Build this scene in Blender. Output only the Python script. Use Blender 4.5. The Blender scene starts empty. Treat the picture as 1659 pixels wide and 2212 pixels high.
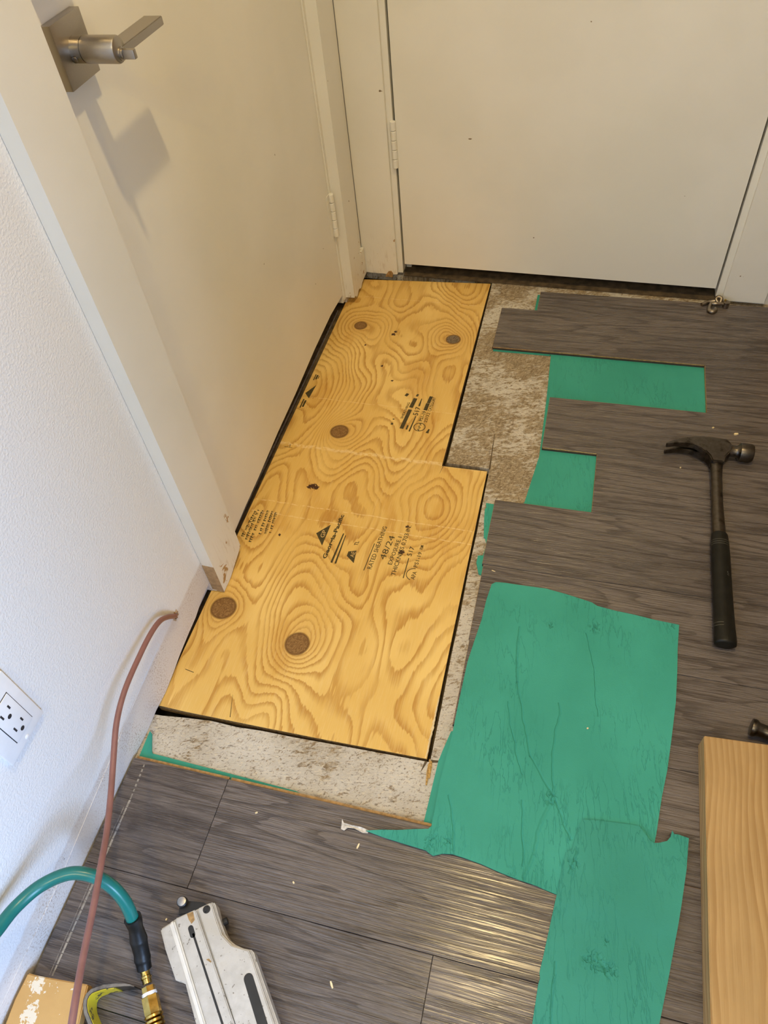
import bpy, bmesh, math, random
from mathutils import Vector, Matrix
from mathutils.geometry import tessellate_polygon
random.seed(7)
SC = bpy.context.scene
COL = SC.collection

# ---------------------------------------------------------------- camera
cam_d = bpy.data.cameras.new('camera')
cam_d.sensor_fit = 'VERTICAL'
cam_d.sensor_height = 24.0
cam_d.lens = 24.0 * 1585.0 / 2212.0
cam_d.clip_start = 0.02
cam = bpy.data.objects.new('camera', cam_d)
COL.objects.link(cam)
rx = Vector((0.96700, 0.24135, -0.08162))
up = Vector((-0.13550, 0.75847, 0.63747))
bk = Vector((0.21576, -0.60537, 0.76614))
cam.matrix_world = Matrix(((rx.x, up.x, bk.x, 0.6067), (rx.y, up.y, bk.y, 0.0), (rx.z, up.z, bk.z, 1.16), (0, 0, 0, 1)))
SC.camera = cam

# ---------------------------------------------------------------- world, daylight, exposure
world = bpy.data.worlds.new('world')
SC.world = world
world.use_nodes = True
world.node_tree.nodes['Background'].inputs[0].default_value = (0.55, 0.74, 1.0, 1)
world.node_tree.nodes['Background'].inputs[1].default_value = 0.4
sun_win = bpy.data.lights.new('window_daylight', 'AREA')
sun_win.shape = 'RECTANGLE'
sun_win.size = 1.3
sun_win.size_y = 1.2
sun_win.energy = 140
sun_win.color = (0.40, 0.61, 1.0)
wo = bpy.data.objects.new('window_daylight', sun_win)
wo.location = (1.98, -0.85, 1.05)
wo.rotation_euler = (0, math.radians(90), 0)
COL.objects.link(wo)
LAMP_POWER = 17.5
FILL_LAMP_POWER = 17
LAMP_COLOR = (1.0, 0.75, 0.36)
FILL_LAMP_COLOR = (1.0, 0.745, 0.20)
SC.view_settings.view_transform = 'Standard'
SC.view_settings.look = 'None'
SC.view_settings.gamma = 1
SC.view_settings.use_curve_mapping = False
SC.view_settings.exposure = 0.0

# ---------------------------------------------------------------- node helpers
class V:
    """tiny expression builder over shader math nodes"""
    def __init__(s, g, sock): s.g, s.s = g, sock
    def _m(s, op, *a, clamp=False):
        n = s.g.nodes.new('ShaderNodeMath'); n.operation = op; n.use_clamp = clamp
        for i, q in enumerate((s,) + a):
            if isinstance(q, V): s.g.links.new(q.s, n.inputs[i])
            else: n.inputs[i].default_value = q
        return V(s.g, n.outputs[0])
    def __add__(s, o): return s._m('ADD', o)
    __radd__ = __add__
    def __mul__(s, o): return s._m('MULTIPLY', o)
    __rmul__ = __mul__
    def __sub__(s, o): return s._m('SUBTRACT', o)
    def __rsub__(s, o): return s._m('MULTIPLY', -1.0)._m('ADD', o)
    def fract(s): return s._m('FRACT')
    def pow(s, e): return s._m('POWER', e)
    def exp(s): return s._m('EXPONENT')
    def sqrt(s): return s._m('SQRT')
    def abs(s): return s._m('ABSOLUTE')
    def min(s, o): return s._m('MINIMUM', o)
    def max(s, o): return s._m('MAXIMUM', o)
    def sin(s): return s._m('SINE')
    def step(s, a, b):
        n = s.g.nodes.new('ShaderNodeMapRange'); n.interpolation_type = 'SMOOTHSTEP'
        s.g.links.new(s.s, n.inputs[0]); n.inputs[1].default_value = a; n.inputs[2].default_value = b
        if a > b:
            n.inputs[1].default_value = b; n.inputs[2].default_value = a
            n.inputs[3].default_value = 1; n.inputs[4].default_value = 0
        return V(s.g, n.outputs[0])

class Mat:
    def __init__(s, name, rough=0.5, metal=0.0, spec=0.5):
        s.m = bpy.data.materials.new(name); s.m.use_nodes = True
        s.t = s.m.node_tree; s.b = s.t.nodes['Principled BSDF']
        s.b.inputs['Roughness'].default_value = rough
        s.b.inputs['Metallic'].default_value = metal
        s.b.inputs['Specular IOR Level'].default_value = spec
        s._pos = None
    def sep(s, sock):
        n = s.t.nodes.new('ShaderNodeSeparateXYZ'); s.t.links.new(sock, n.inputs[0])
        return tuple(V(s.t, n.outputs[i]) for i in range(3))
    def pos(s):
        if s._pos is None:
            s._pos = s.sep(s.t.nodes.new('ShaderNodeNewGeometry').outputs['Position'])
        return s._pos
    def obj(s):
        x, y, z = s.sep(s.t.nodes.new('ShaderNodeTexCoord').outputs['Object'])
        r = V(s.t, s.t.nodes.new('ShaderNodeObjectInfo').outputs['Random'])
        return x, y, z, r
    def vec(s, x, y, z=0.0):
        n = s.t.nodes.new('ShaderNodeCombineXYZ')
        for i, q in enumerate((x, y, z)):
            if isinstance(q, V): s.t.links.new(q.s, n.inputs[i])
            else: n.inputs[i].default_value = q
        return n.outputs[0]
    def noise(s, vec, scale=1.0, detail=2.0, rough=0.5, dist=0.0):
        n = s.t.nodes.new('ShaderNodeTexNoise')
        s.t.links.new(vec, n.inputs['Vector'])
        n.inputs['Scale'].default_value = scale; n.inputs['Detail'].default_value = detail
        n.inputs['Roughness'].default_value = rough; n.inputs['Distortion'].default_value = dist
        return V(s.t, n.outputs[0])
    def voronoi(s, vec, scale=1.0, feature='DISTANCE_TO_EDGE'):
        n = s.t.nodes.new('ShaderNodeTexVoronoi'); n.feature = feature
        s.t.links.new(vec, n.inputs['Vector']); n.inputs['Scale'].default_value = scale
        return V(s.t, n.outputs['Distance'])
    def mix(s, f, a, b):
        n = s.t.nodes.new('ShaderNodeMix'); n.data_type = 'RGBA'
        if isinstance(f, V): s.t.links.new(f.s, n.inputs[0])
        else: n.inputs[0].default_value = f
        for k, q in ((6, a), (7, b)):
            if isinstance(q, (tuple, list)): n.inputs[k].default_value = (*q, 1)
            else: s.t.links.new(q, n.inputs[k])
        return n.outputs[2]
    def color(s, c):
        if isinstance(c, (tuple, list)): s.b.inputs['Base Color'].default_value = (*c, 1)
        else: s.t.links.new(c, s.b.inputs['Base Color'])
        return s
    def rough(s, v): s.t.links.new(v.s, s.b.inputs['Roughness']); return s
    def bump(s, h, dist=0.001, strength=1.0):
        n = s.t.nodes.new('ShaderNodeBump'); n.inputs['Distance'].default_value = dist
        n.inputs['Strength'].default_value = strength
        s.t.links.new(h.s, n.inputs['Height']); s.t.links.new(n.outputs[0], s.b.inputs['Normal'])
        return s

def plain(name, c, rough=0.5, metal=0.0, var=0.12, scale=60, bump=0.0, spec=0.5):
    """procedural near-plain material: slight mottling of one colour"""
    m = Mat(name, rough, metal, spec)
    x, y, z = m.pos()
    n = m.noise(m.vec(x, y, z), scale, 3)
    d = tuple(q * (1 - var) for q in c); l = tuple(min(1, q * (1 + var)) for q in c)
    m.color(m.mix(n.step(0.3, 0.7), d, l))
    if bump: m.bump(n, bump)
    return m.m

# ---------------------------------------------------------------- materials
def m_wall():
    m = Mat('orange_peel_wall_paint', 0.55, spec=0.3)
    x, y, z = m.pos(); p = m.vec(x, y, z)
    peel = m.noise(p, 290, 2, 0.5).step(0.30, 0.75)
    # band where the skirting board used to sit
    edge = z + (m.noise(p, 40, 3) - 0.5) * 0.012
    zb = 0.078 + y * 0.02
    band = (edge - zb).step(0.004, -0.004)
    below = m.noise(p, 330, 4, 0.65)
    grime = m.noise(p, 14, 4, 0.6).step(0.42, 0.66)
    speck = below.step(0.50, 0.60) * (grime * 0.75 + 0.25)
    dirt = m.mix(speck, (0.72, 0.68, 0.645), (0.50, 0.41, 0.34))
    dark = m.noise(p, 95, 3).step(0.71, 0.76) * band
    c = m.mix(band, (0.83, 0.83, 0.83), dirt)
    c = m.mix(dark, c, (0.30, 0.25, 0.21))
    m.color(c)
    m.bump(peel * (1 - band) * 0.8 + below * band * 0.6 - band * 0.6, 0.0006, 0.7)
    return m.m

def m_trim(chips=True, name='trim_paint', rough=0.42):
    m = Mat(name, rough, spec=0.4)
    x, y, z = m.pos(); p = m.vec(x, y, z)
    c = m.mix(m.noise(p, 5, 3).step(0.35, 0.7), (0.79, 0.775, 0.715), (0.83, 0.815, 0.76))
    fine = m.noise(p, 240, 2)
    spots = m.noise(p, 46, 2).step(0.775, 0.79)
    c = m.mix(spots, c, (0.22, 0.16, 0.10))
    h = fine * 0.25
    if chips:
        low = z.step(0.16, 0.02)
        n = m.noise(p, 30, 4, 0.6, 0.6) + low * 0.085
        chip = n.step(0.685, 0.70) * low.step(0.05, 0.2)
        c = m.mix(chip, c, m.mix(m.noise(p, 160, 2), (0.30, 0.16, 0.06), (0.52, 0.33, 0.15)))
        scuff = m.noise(m.vec(x * 3, y * 3, z * 0.6), 60, 4).step(0.52, 0.74) * low
        c = m.mix(scuff * 0.5, c, (0.52, 0.44, 0.34))
        h = h - chip * 1.2
    m.color(c); m.bump(h, 0.0006, 0.6)
    return m.m

KNOTS = [(0.0642, 1.526, 0.0155, 0.6), (0.3155, 1.5012, 0.0175, 0.0), (0.1204, 1.132, 0.0200, 0.75),
         (0.0350, 0.6332, 0.0235, 0.65), (0.1988, 0.5879, 0.0220, 0.9)]
def m_plywood():
    m = Mat('pine_plywood', 0.5, spec=0.35)
    x, y, z = m.pos()
    wob = m.noise(m.vec(x * 22, y * 9), 1, 3) - 0.5
    feather = m.noise(m.vec(x * 260, y * 9), 1, 2) - 0.5
    n1 = m.noise(m.vec(x * 4.2, y * 1.9 + 3.1), 1, 1.2, 0.45)
    n2 = m.noise(m.vec(x * 9.0 + 7, y * 4.5), 1, 1)
    phi = n1 * 27 + n2 * 9.0 + x * 10.0 + wob * 0.9 + feather * 0.45
    knotmask = None; rimmask = None; halo = None
    for kx, ky, r, warm in KNOTS:
        dx, dy = x - kx, y - ky
        de = (dx * dx + dy * dy * 0.75).sqrt()
        b = (de * (-1 / 0.055)).exp()
        phi = phi + b * 10.0
        d = (dx * dx + dy * dy).sqrt() + wob * 0.004
        k = d.step(r + 0.0012, r - 0.0012)
        rim = (d - r).abs().step(0.0035, 0.0005)
        ha = (d * (-1 / 0.018)).exp() * 2.2
        knotmask = k if knotmask is None else knotmask.max(k)
        rimmask = rim if rimmask is None else rimmask.max(rim)
        halo = ha if halo is None else halo.max(ha)
    f = phi.fract()
    ring = f.step(0.38, 0.90) * f.step(0.995, 0.90)
    ring = ring * (0.30 + m.noise(m.vec(x * 14, y * 5 + 2), 1, 2).step(0.3, 0.6) * 0.65)
    patch = m.noise(m.vec(x * 7 + 4, y * 4), 1, 2).step(0.45, 0.72)
    fib = m.noise(m.vec(x * 520, y * 22), 1, 3, 0.6)
    c = m.mix(patch, (0.76, 0.49, 0.135), (0.86, 0.60, 0.20))
    amber = m.noise(m.vec(x * 11 + 2, y * 5 + 8), 1, 3, 0.5, 0.5).step(0.58, 0.68)
    c = m.mix(amber * 0.45, c, (0.60, 0.31, 0.055))
    c = m.mix(ring * 0.80, c, (0.47, 0.215, 0.030))
    c = m.mix(fib.step(0.45, 0.75) * 0.28, c, (0.86, 0.66, 0.34))
    # pale veneer joints running across the sheet
    for yy, w, lo in ((0.905, 0.0018, -9), (0.873, 0.0016, 0.06), (1.075, 0.007, -9), (1.235, 0.0012, -9), (1.655, 0.0012, -9)):
        yl = (y - yy + (x * 0.012) + (m.noise(m.vec(x * 34, yy * 50), 1, 3) - 0.5) * (0.004 + w * 2)).abs()
        seam = yl.step(w, w * 0.2) * m.noise(m.vec(x * 120, y * 160), 1, 2).step(0.38, 0.55)
        c = m.mix(seam * 0.65, c, (0.88, 0.68, 0.36))
    c = m.mix(halo.min(1.0) * 0.45, c, (0.50, 0.26, 0.06))
    kn = m.noise(m.vec(x * 90, y * 90), 1, 3)
    rings = m.noise(m.vec(x * 60, y * 60), 1, 2)
    kc = m.mix((rings * 9).fract().step(0.2, 0.9), (0.20, 0.10, 0.030), (0.30, 0.165, 0.055))
    c = m.mix(knotmask, c, kc)
    c = m.mix(rimmask * 0.7, c, (0.13, 0.055, 0.012))
    # the loose, bark-speckled knot
    dx, dy = x - 0.3155, y - 1.5012
    dk = (dx * dx + dy * dy).sqrt().step(0.0165, 0.0145)
    sp = m.noise(m.vec(x * 700, y * 700), 1, 2).step(0.5, 0.58)
    c = m.mix(dk, c, m.mix(sp, (0.045, 0.022, 0.010), (0.45, 0.36, 0.24)))
    # small pitch pockets
    for sx, sy, r in ((0.1594, 1.5011, 0.0055), (0.1625, 1.512, 0.0045), (0.0977, 1.4482, 0.003), (0.1988, 1.323, 0.0035), (0.3358, 0.8891, 0.0035),
                      (0.1109, 0.9607, 0.0085), (0.119, 0.958, 0.0065), (0.1045, 0.9575, 0.0055), (0.0831, 0.8211, 0.003), (0.1605, 1.3738, 0.0035),
                      (0.3395, 0.824, 0.006)):
        dx, dy = x - sx, y - sy
        dd = (dx * dx + dy * dy).sqrt() + (m.noise(m.vec(x * 260, y * 260), 1, 2) - 0.5) * r * 2.2
        c = m.mix(dd.step(r, r * 0.8), c, (0.060, 0.022, 0.010))
    m.color(c)
    m.bump(fib * 0.6 - ring * 0.5 - knotmask * 0.7, 0.0005, 0.7)
    return m.m

def m_osb():
    m = Mat('worn_strand_board', 0.75, spec=0.2)
    x, y, z = m.pos(); p = m.vec(x, y, z)
    big = m.noise(p, 8, 4, 0.6)
    a = m.noise(m.vec(x * 46 + y * 26, y * 120 - x * 44, z * 40), 1, 5, 0.68, 0.9)
    b = m.noise(m.vec(x * 150 - y * 60, y * 50 + x * 34, z * 40), 1, 5, 0.65, 1.2)
    fine = m.noise(p, 260, 3, 0.6)
    white = (y.step(1.0, 0.30) * 0.10 + big * 0.50 + a * 0.50).step(0.48, 0.56)
    wood = m.mix(b.step(0.35, 0.7), (0.23, 0.175, 0.110), (0.46, 0.365, 0.240))
    paint = m.mix(big.step(0.3, 0.7), (0.52, 0.47, 0.39), (0.68, 0.645, 0.58))
    c = m.mix(white * 0.88, wood, paint)
    dark = (a * 0.6 + b * 0.4).step(0.455, 0.39)
    c = m.mix(dark * 0.75, c, (0.24, 0.165, 0.09))
    chips = (b * 0.7 + fine * 0.3).step(0.57, 0.63)
    c = m.mix(chips * 0.65, c, (0.18, 0.12, 0.065))
    fl_ = m.noise(m.vec(x * 120 + y * 50, y * 330 - x * 70), 1, 3, 0.6, 0.6)
    c = m.mix(fl_.step(0.57, 0.64) * 0.55, c, (0.72, 0.63, 0.47))
    c = m.mix(fl_.step(0.41, 0.35) * 0.60, c, (0.11, 0.078, 0.045))
    nail = m.noise(p, 36, 1).step(0.80, 0.82)
    c = m.mix(nail, c, (0.20, 0.10, 0.04))
    m.color(c); m.bump(a + b * 0.8 + fine * 0.4, 0.0018, 0.9)
    return m.m

def m_laminate():
    m = Mat('grey_oak_laminate', 0.3, spec=0.55)
    x, y, z, r = m.obj()
    ox = x + r * 37.0; oy = y + r * 11.0
    fig = m.noise(m.vec(ox * 1.6, oy * 15.0, r * 9), 1, 2, 0.5, 0.35)
    cath = (fig * 9.0 + m.noise(m.vec(ox * 9, oy * 60), 1, 2) * 0.9).fract()
    line = cath.step(0.55, 0.95) * cath.step(1.0, 0.96)
    warp = fig * 0.035
    streak = m.noise(m.vec(ox * 5.5, (oy + warp) * 150.0), 1, 4, 0.65)
    ridge = m.noise(m.vec(ox * 3.6, (oy + warp * 0.5) * 390.0, 2.0), 1, 2, 0.5)
    groove = ridge.step(0.55, 0.40)
    pore = m.noise(m.vec(ox * 14.0, (oy + warp) * 420.0), 1, 2, 0.6)
    tone = m.noise(m.vec(ox * 2.0, oy * 7.0, 3.0), 1, 3)
    hair = m.noise(m.vec(ox * 38.0, oy * 800.0), 1, 3, 0.7)
    c = m.mix(tone.step(0.25, 0.75), (0.108, 0.089, 0.080), (0.180, 0.150, 0.135))
    c = m.mix(line * 0.75, c, (0.052, 0.040, 0.035))
    c = m.mix(streak.step(0.50, 0.68) * 0.70, c, (0.052, 0.039, 0.034))
    c = m.mix(pore.step(0.55, 0.68) * 0.55, c, (0.040, 0.030, 0.026))
    c = m.mix(streak.step(0.42, 0.25) * 0.40, c, (0.255, 0.222, 0.202))
    c = m.mix(hair.step(0.52, 0.66) * 0.45, c, (0.045, 0.034, 0.030))
    c = m.mix(hair.step(0.46, 0.33) * 0.35, c, (0.262, 0.228, 0.206))
    c = m.mix(groove * 0.22, c, (0.050, 0.038, 0.033))
    m.color(c)
    m.rough(groove * 0.10 + 0.225)
    m.bump(groove * -1.0 + streak * 0.7 + pore * 0.3, 0.00055, 0.75)
    return m.m

def seg_dist(m, x, y, a, b):
    """distance in plan from (x,y) to the segment a-b"""
    ax, ay = a; bx, by = b
    L = math.hypot(bx - ax, by - ay); ux, uy = (bx - ax) / L, (by - ay) / L
    dx, dy = x - ax, y - ay
    t = (dx * ux + dy * uy).max(0.0).min(L)
    ex = dx - t * ux; ey = dy - t * uy
    return (ex * ex + ey * ey).sqrt()

def m_foam(name, creases=(), dents=(), k0=1.0):
    m = Mat(name, 0.62, spec=0.3)
    x, y, z = m.pos()
    wob = (m.noise(m.vec(x * 9, y * 9), 1, 4, 0.5) - 0.5) * 0.03
    tone = m.noise(m.vec(x * 6, y * 5), 1, 3, 0.55)
    c = m.mix(tone.step(0.25, 0.75), tuple(q * k0 for q in (0.036, 0.305, 0.232)), tuple(q * k0 for q in (0.050, 0.365, 0.282)))
    ridge = (m.noise(m.vec(x * 75 + y * 9, y * 14), 1, 4, 0.6, 0.3) - 0.5).abs()
    crack = ridge.step(0.020, 0.0) * m.noise(m.vec(x * 8, y * 6), 1, 3).step(0.40, 0.60)
    grain = m.noise(m.vec(x * 500, y * 500), 1, 2)
    h = grain * 0.12 - crack * 0.34 + tone * 1.2
    c = m.mix(crack * 0.32, c, (0.020, 0.19, 0.155))
    for a, b, w in creases:
        d = seg_dist(m, x + wob, y + wob * 0.4, a, b)
        k = d.step(w, w * 0.1)
        h = h - k * 0.8
        c = m.mix(k * 0.16, c, (0.02, 0.22, 0.155))
    for dx_, dy_, r_ in dents:
        ex, ey = x - dx_, y - dy_
        k = (ex * ex + ey * ey).sqrt().step(r_, r_ * 0.3) * m.noise(m.vec(x * 190, y * 150), 1, 2).step(0.48, 0.60)
        h = h - k * 1.2
        c = m.mix(k * 0.40, c, (0.018, 0.19, 0.14))
    spot = m.noise(m.vec(x * 26, y * 26), 1, 2).step(0.80, 0.815)
    c = m.mix(spot, c, (0.015, 0.12, 0.09))
    m.color(c); m.bump(h, 0.0016, 0.7)
    return m.m

def m_pine(name, light, dark, sx=130.0, along='y'):
    m = Mat(name, 0.6, spec=0.25)
    x, y, z = m.pos()
    u, v = (x, y) if along == 'y' else (y, x)
    w = m.noise(m.vec(u * 6, v * 2.4), 1, 2) - 0.5
    g = (u * sx * 0.9 + w * 9.0 + z * 70).fract()
    ring = g.step(0.1, 0.85) * g.step(1.0, 0.9)
    mott = m.noise(m.vec(u * 24, v * 11), 1, 4)
    fib = m.noise(m.vec(u * 600, v * 18, z * 300), 1, 2)
    zone = m.noise(m.vec(u * 9, v * 1.6, 5.0), 1, 1).step(0.62, 0.40)
    c = m.mix(mott.step(0.3, 0.75), light, tuple(q * 0.86 for q in light))
    c = m.mix(ring * zone * 0.62, c, dark)
    c = m.mix(fib.step(0.5, 0.75) * 0.25, c, dark)
    kn = m.noise(m.vec(u * 15, v * 10, 1.3), 1, 3).step(0.735, 0.77)
    c = m.mix(kn * 0.6, c, tuple(q * 0.6 for q in dark))
    m.color(c); m.bump(fib * 0.5 - ring * zone * 0.6 - kn, 0.0006, 0.7)
    return m.m

def m_metal(name, c, rough, scuff=None, scale=120, soft=0.72):
    m = Mat(name, rough, 1.0)
    x, y, z = m.pos()
    n = m.noise(m.vec(x, y, z), scale, 4, 0.6)
    c2 = tuple(q * soft for q in c)
    col = m.mix(n.step(0.3, 0.7), c2, c)
    if scuff:
        s = m.noise(m.vec(x * 40, y * 40, z * 40), 1, 4).step(0.55, 0.66)
        col = m.mix(s, col, scuff)
    m.color(col); m.rough(n * 0.2 + (rough - 0.1)); m.bump(n, 0.0002, 0.5 if soft < 0.9 else 0.04)
    return m.m

M = {}
M['wall'] = m_wall()
M['wall_far'] = plain('plain_wall_paint', (0.78, 0.77, 0.75), 0.6, var=0.03)
M['wall_tan'] = plain('unseen_wall_invented_tan', (0.40, 0.31, 0.21), 0.6, var=0.03)  # tan invented for unseen walls to soak up blue bounce light
M['ceiling'] = plain('ceiling_paint', (0.76, 0.73, 0.66), 0.7, var=0.03)
M['trim'] = m_trim(True, 'chipped_trim_paint')
M['door'] = m_trim(False, 'door_paint', 0.40)
M['bare_mdf'] = plain('bare_fibreboard', (0.40, 0.27, 0.145), 0.8, var=0.15, scale=120, bump=0.0004)
M['plywood'] = m_plywood()
M['ply_edge'] = plain('plywood_edge', (0.26, 0.16, 0.065), 0.8, var=0.4, scale=220, bump=0.0006)
M['osb'] = m_osb()
M['dark_wood'] = plain('dark_gap_shade', (0.095, 0.066, 0.036), 0.9, var=0.4, scale=50)
M['laminate'] = m_laminate()
M['seam'] = plain('plank_joint', (0.045, 0.034, 0.028), 0.8)
M['mdf'] = plain('laminate_core', (0.36, 0.215, 0.080), 0.75, var=0.25, scale=180)
M['underlay'] = m_foam('teal_underlay_foam')
M['foam_a'] = m_foam('teal_foam_creased', (((0.585, 0.690), (0.600, 0.585), 0.0026), ((0.600, 0.585), (0.632, 0.462), 0.0026), ((0.632, 0.462), (0.705, 0.352), 0.0026),
    ((0.668, 0.56), (0.668, 0.40), 0.0020), ((0.668, 0.40), (0.646, 0.285), 0.0040), ((0.625, 0.39), (0.640, 0.30), 0.002), ((0.52, 0.375), (0.545, 0.30), 0.002),
    ((0.585, 0.545), (0.62, 0.43), 0.0016), ((0.70, 0.70), (0.73, 0.55), 0.0015), ((0.515, 0.315), (0.50, 0.292), 0.003)), dents=((0.715, 0.715, 0.016), (0.640, 0.705, 0.010), (0.669, 0.404, 0.016), (0.505, 0.303, 0.012), (0.53, 0.31, 0.01), (0.845, 0.743, 0.007)))
M['foam_b'] = m_foam('teal_foam_strip', (((0.716, 0.335), (0.706, 0.305), 0.003), ((0.735, 0.205), (0.765, 0.198), 0.005), ((0.752, 0.21), (0.76, 0.19), 0.004), ((0.70, 0.12), (0.695, 0.19), 0.0022)), dents=((0.745, 0.203, 0.020), (0.768, 0.198, 0.014), (0.710, 0.318, 0.012), (0.760, 0.232, 0.008)), k0=0.86)
M['pine'] = m_pine('rough_pine', (0.51, 0.33, 0.145), (0.32, 0.175, 0.060))
M['pine_block'] = plain('stained_wood_block', (0.50, 0.29, 0.095), 0.7, var=0.14, scale=24, bump=0.0003)
M['nickel'] = m_metal('satin_nickel', (0.42, 0.385, 0.34), 0.34, scale=900, soft=0.93)
M['steel_dark'] = m_metal('tarnished_hammer_steel', (0.140, 0.122, 0.104), 0.34, (0.055, 0.045, 0.036))
M['steel'] = m_metal('worn_steel', (0.50, 0.48, 0.45), 0.35, (0.25, 0.22, 0.19))
M['steel_warm'] = m_metal('tarnished_hook_metal', (0.34, 0.29, 0.23), 0.38, (0.18, 0.15, 0.12))
M['brass'] = m_metal('brass', (0.78, 0.55, 0.16), 0.25)
M['rubber'] = plain('black_rubber', (0.008, 0.008, 0.008), 0.42, var=0.3, scale=90, bump=0.0002, spec=0.35)
M['grip'] = plain('worn_black_grip', (0.0075, 0.0072, 0.0055), 0.42, var=0.4, scale=60, bump=0.00015, spec=0.28)
M['grip_line'] = plain('grey_grip_ring', (0.085, 0.08, 0.065), 0.5)
M['black'] = plain('black_plastic', (0.010, 0.010, 0.010), 0.4, var=0.3)
M['hose'] = plain('teal_air_hose', (0.009, 0.165, 0.150), 0.30, var=0.06)
M['cable'] = plain('dusty_rose_cable', (0.245, 0.110, 0.092), 0.45, var=0.08)
M['plate'] = plain('white_outlet_plastic', (0.86, 0.87, 0.89), 0.3, var=0.02)
M['slot'] = plain('outlet_slot', (0.02, 0.02, 0.025), 0.6)
M['ink'] = plain('stamp_ink', (0.060, 0.044, 0.012), 0.7, var=0.4, scale=500)
M['tape'] = plain('silver_tape', (0.60, 0.57, 0.53), 0.35, var=0.25, scale=200, bump=0.0006)
M['caulk'] = plain('dry_caulk', (0.30, 0.27, 0.235), 0.6, var=0.3, scale=150)
M['chip'] = plain('pale_wood_chip', (0.80, 0.66, 0.40), 0.7)
M['splinter'] = plain('torn_wood_splinter', (0.50, 0.30, 0.09), 0.7, var=0.35, scale=300)
def m_magazine():
    m = Mat('scuffed_cast_aluminium', 0.45, 0.15)
    x, y, z = m.pos(); p = m.vec(x, y, z)
    n = m.noise(p, 60, 4, 0.6)
    c = m.mix(n.step(0.3, 0.7), (0.47, 0.445, 0.40), (0.56, 0.535, 0.49))
    c = m.mix(m.noise(p, 190, 3).step(0.66, 0.71), c, (0.22, 0.195, 0.16))
    c = m.mix(m.noise(p, 30, 4, 0.6).step(0.52, 0.70) * 0.4, c, (0.40, 0.35, 0.26))
    m.color(c); m.bump(n, 0.0003)
    return m.m
M['magazine'] = m_magazine()
M['rail'] = plain('polished_rail', (0.74, 0.71, 0.65), 0.35, var=0.05)
def m_yellow():
    m = Mat('chipped_yellow_paint', 0.35)
    x, y, z = m.pos(); p = m.vec(x, y, z)
    k = m.noise(p, 95, 4, 0.65).step(0.56, 0.60)
    m.color(m.mix(k, (0.62, 0.48, 0.02), (0.05, 0.045, 0.03)))
    return m.m
M['yellow'] = m_yellow()
def m_blockpaint():
    m = Mat('block_with_torn_white_paper', 0.7)
    x, y, z = m.pos(); p = m.vec(x, y, z)
    n = m.noise(p, 85, 4, 0.7)
    near = (x - 0.028 + y * 0.16).abs().step(0.016, 0.004)
    c = m.mix(m.noise(p, 26, 3), (0.52, 0.30, 0.095), (0.64, 0.40, 0.15))
    c = m.mix((n + near * 0.16).step(0.63, 0.66), c, (0.80, 0.72, 0.58))
    m.color(c); m.bump(n, 0.0004)
    return m.m
M['block'] = m_blockpaint()
def m_emit(name, c, s):
    m = bpy.data.materials.new(name); m.use_nodes = True
    b = m.node_tree.nodes['Principled BSDF']
    b.inputs['Emission Color'].default_value = (*c, 1); b.inputs['Emission Strength'].default_value = s
    b.inputs['Base Color'].default_value = (0.9, 0.9, 0.9, 1)
    return m
M['diffuser'] = m_emit('lit_diffuser', (1.0, 0.78, 0.5), 6)
def m_glass():
    m = Mat('window_glass', 0.0); m.b.inputs['Transmission Weight'].default_value = 1.0
    m.b.inputs['IOR'].default_value = 1.02
    return m.m
M['glass'] = m_glass()

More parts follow.
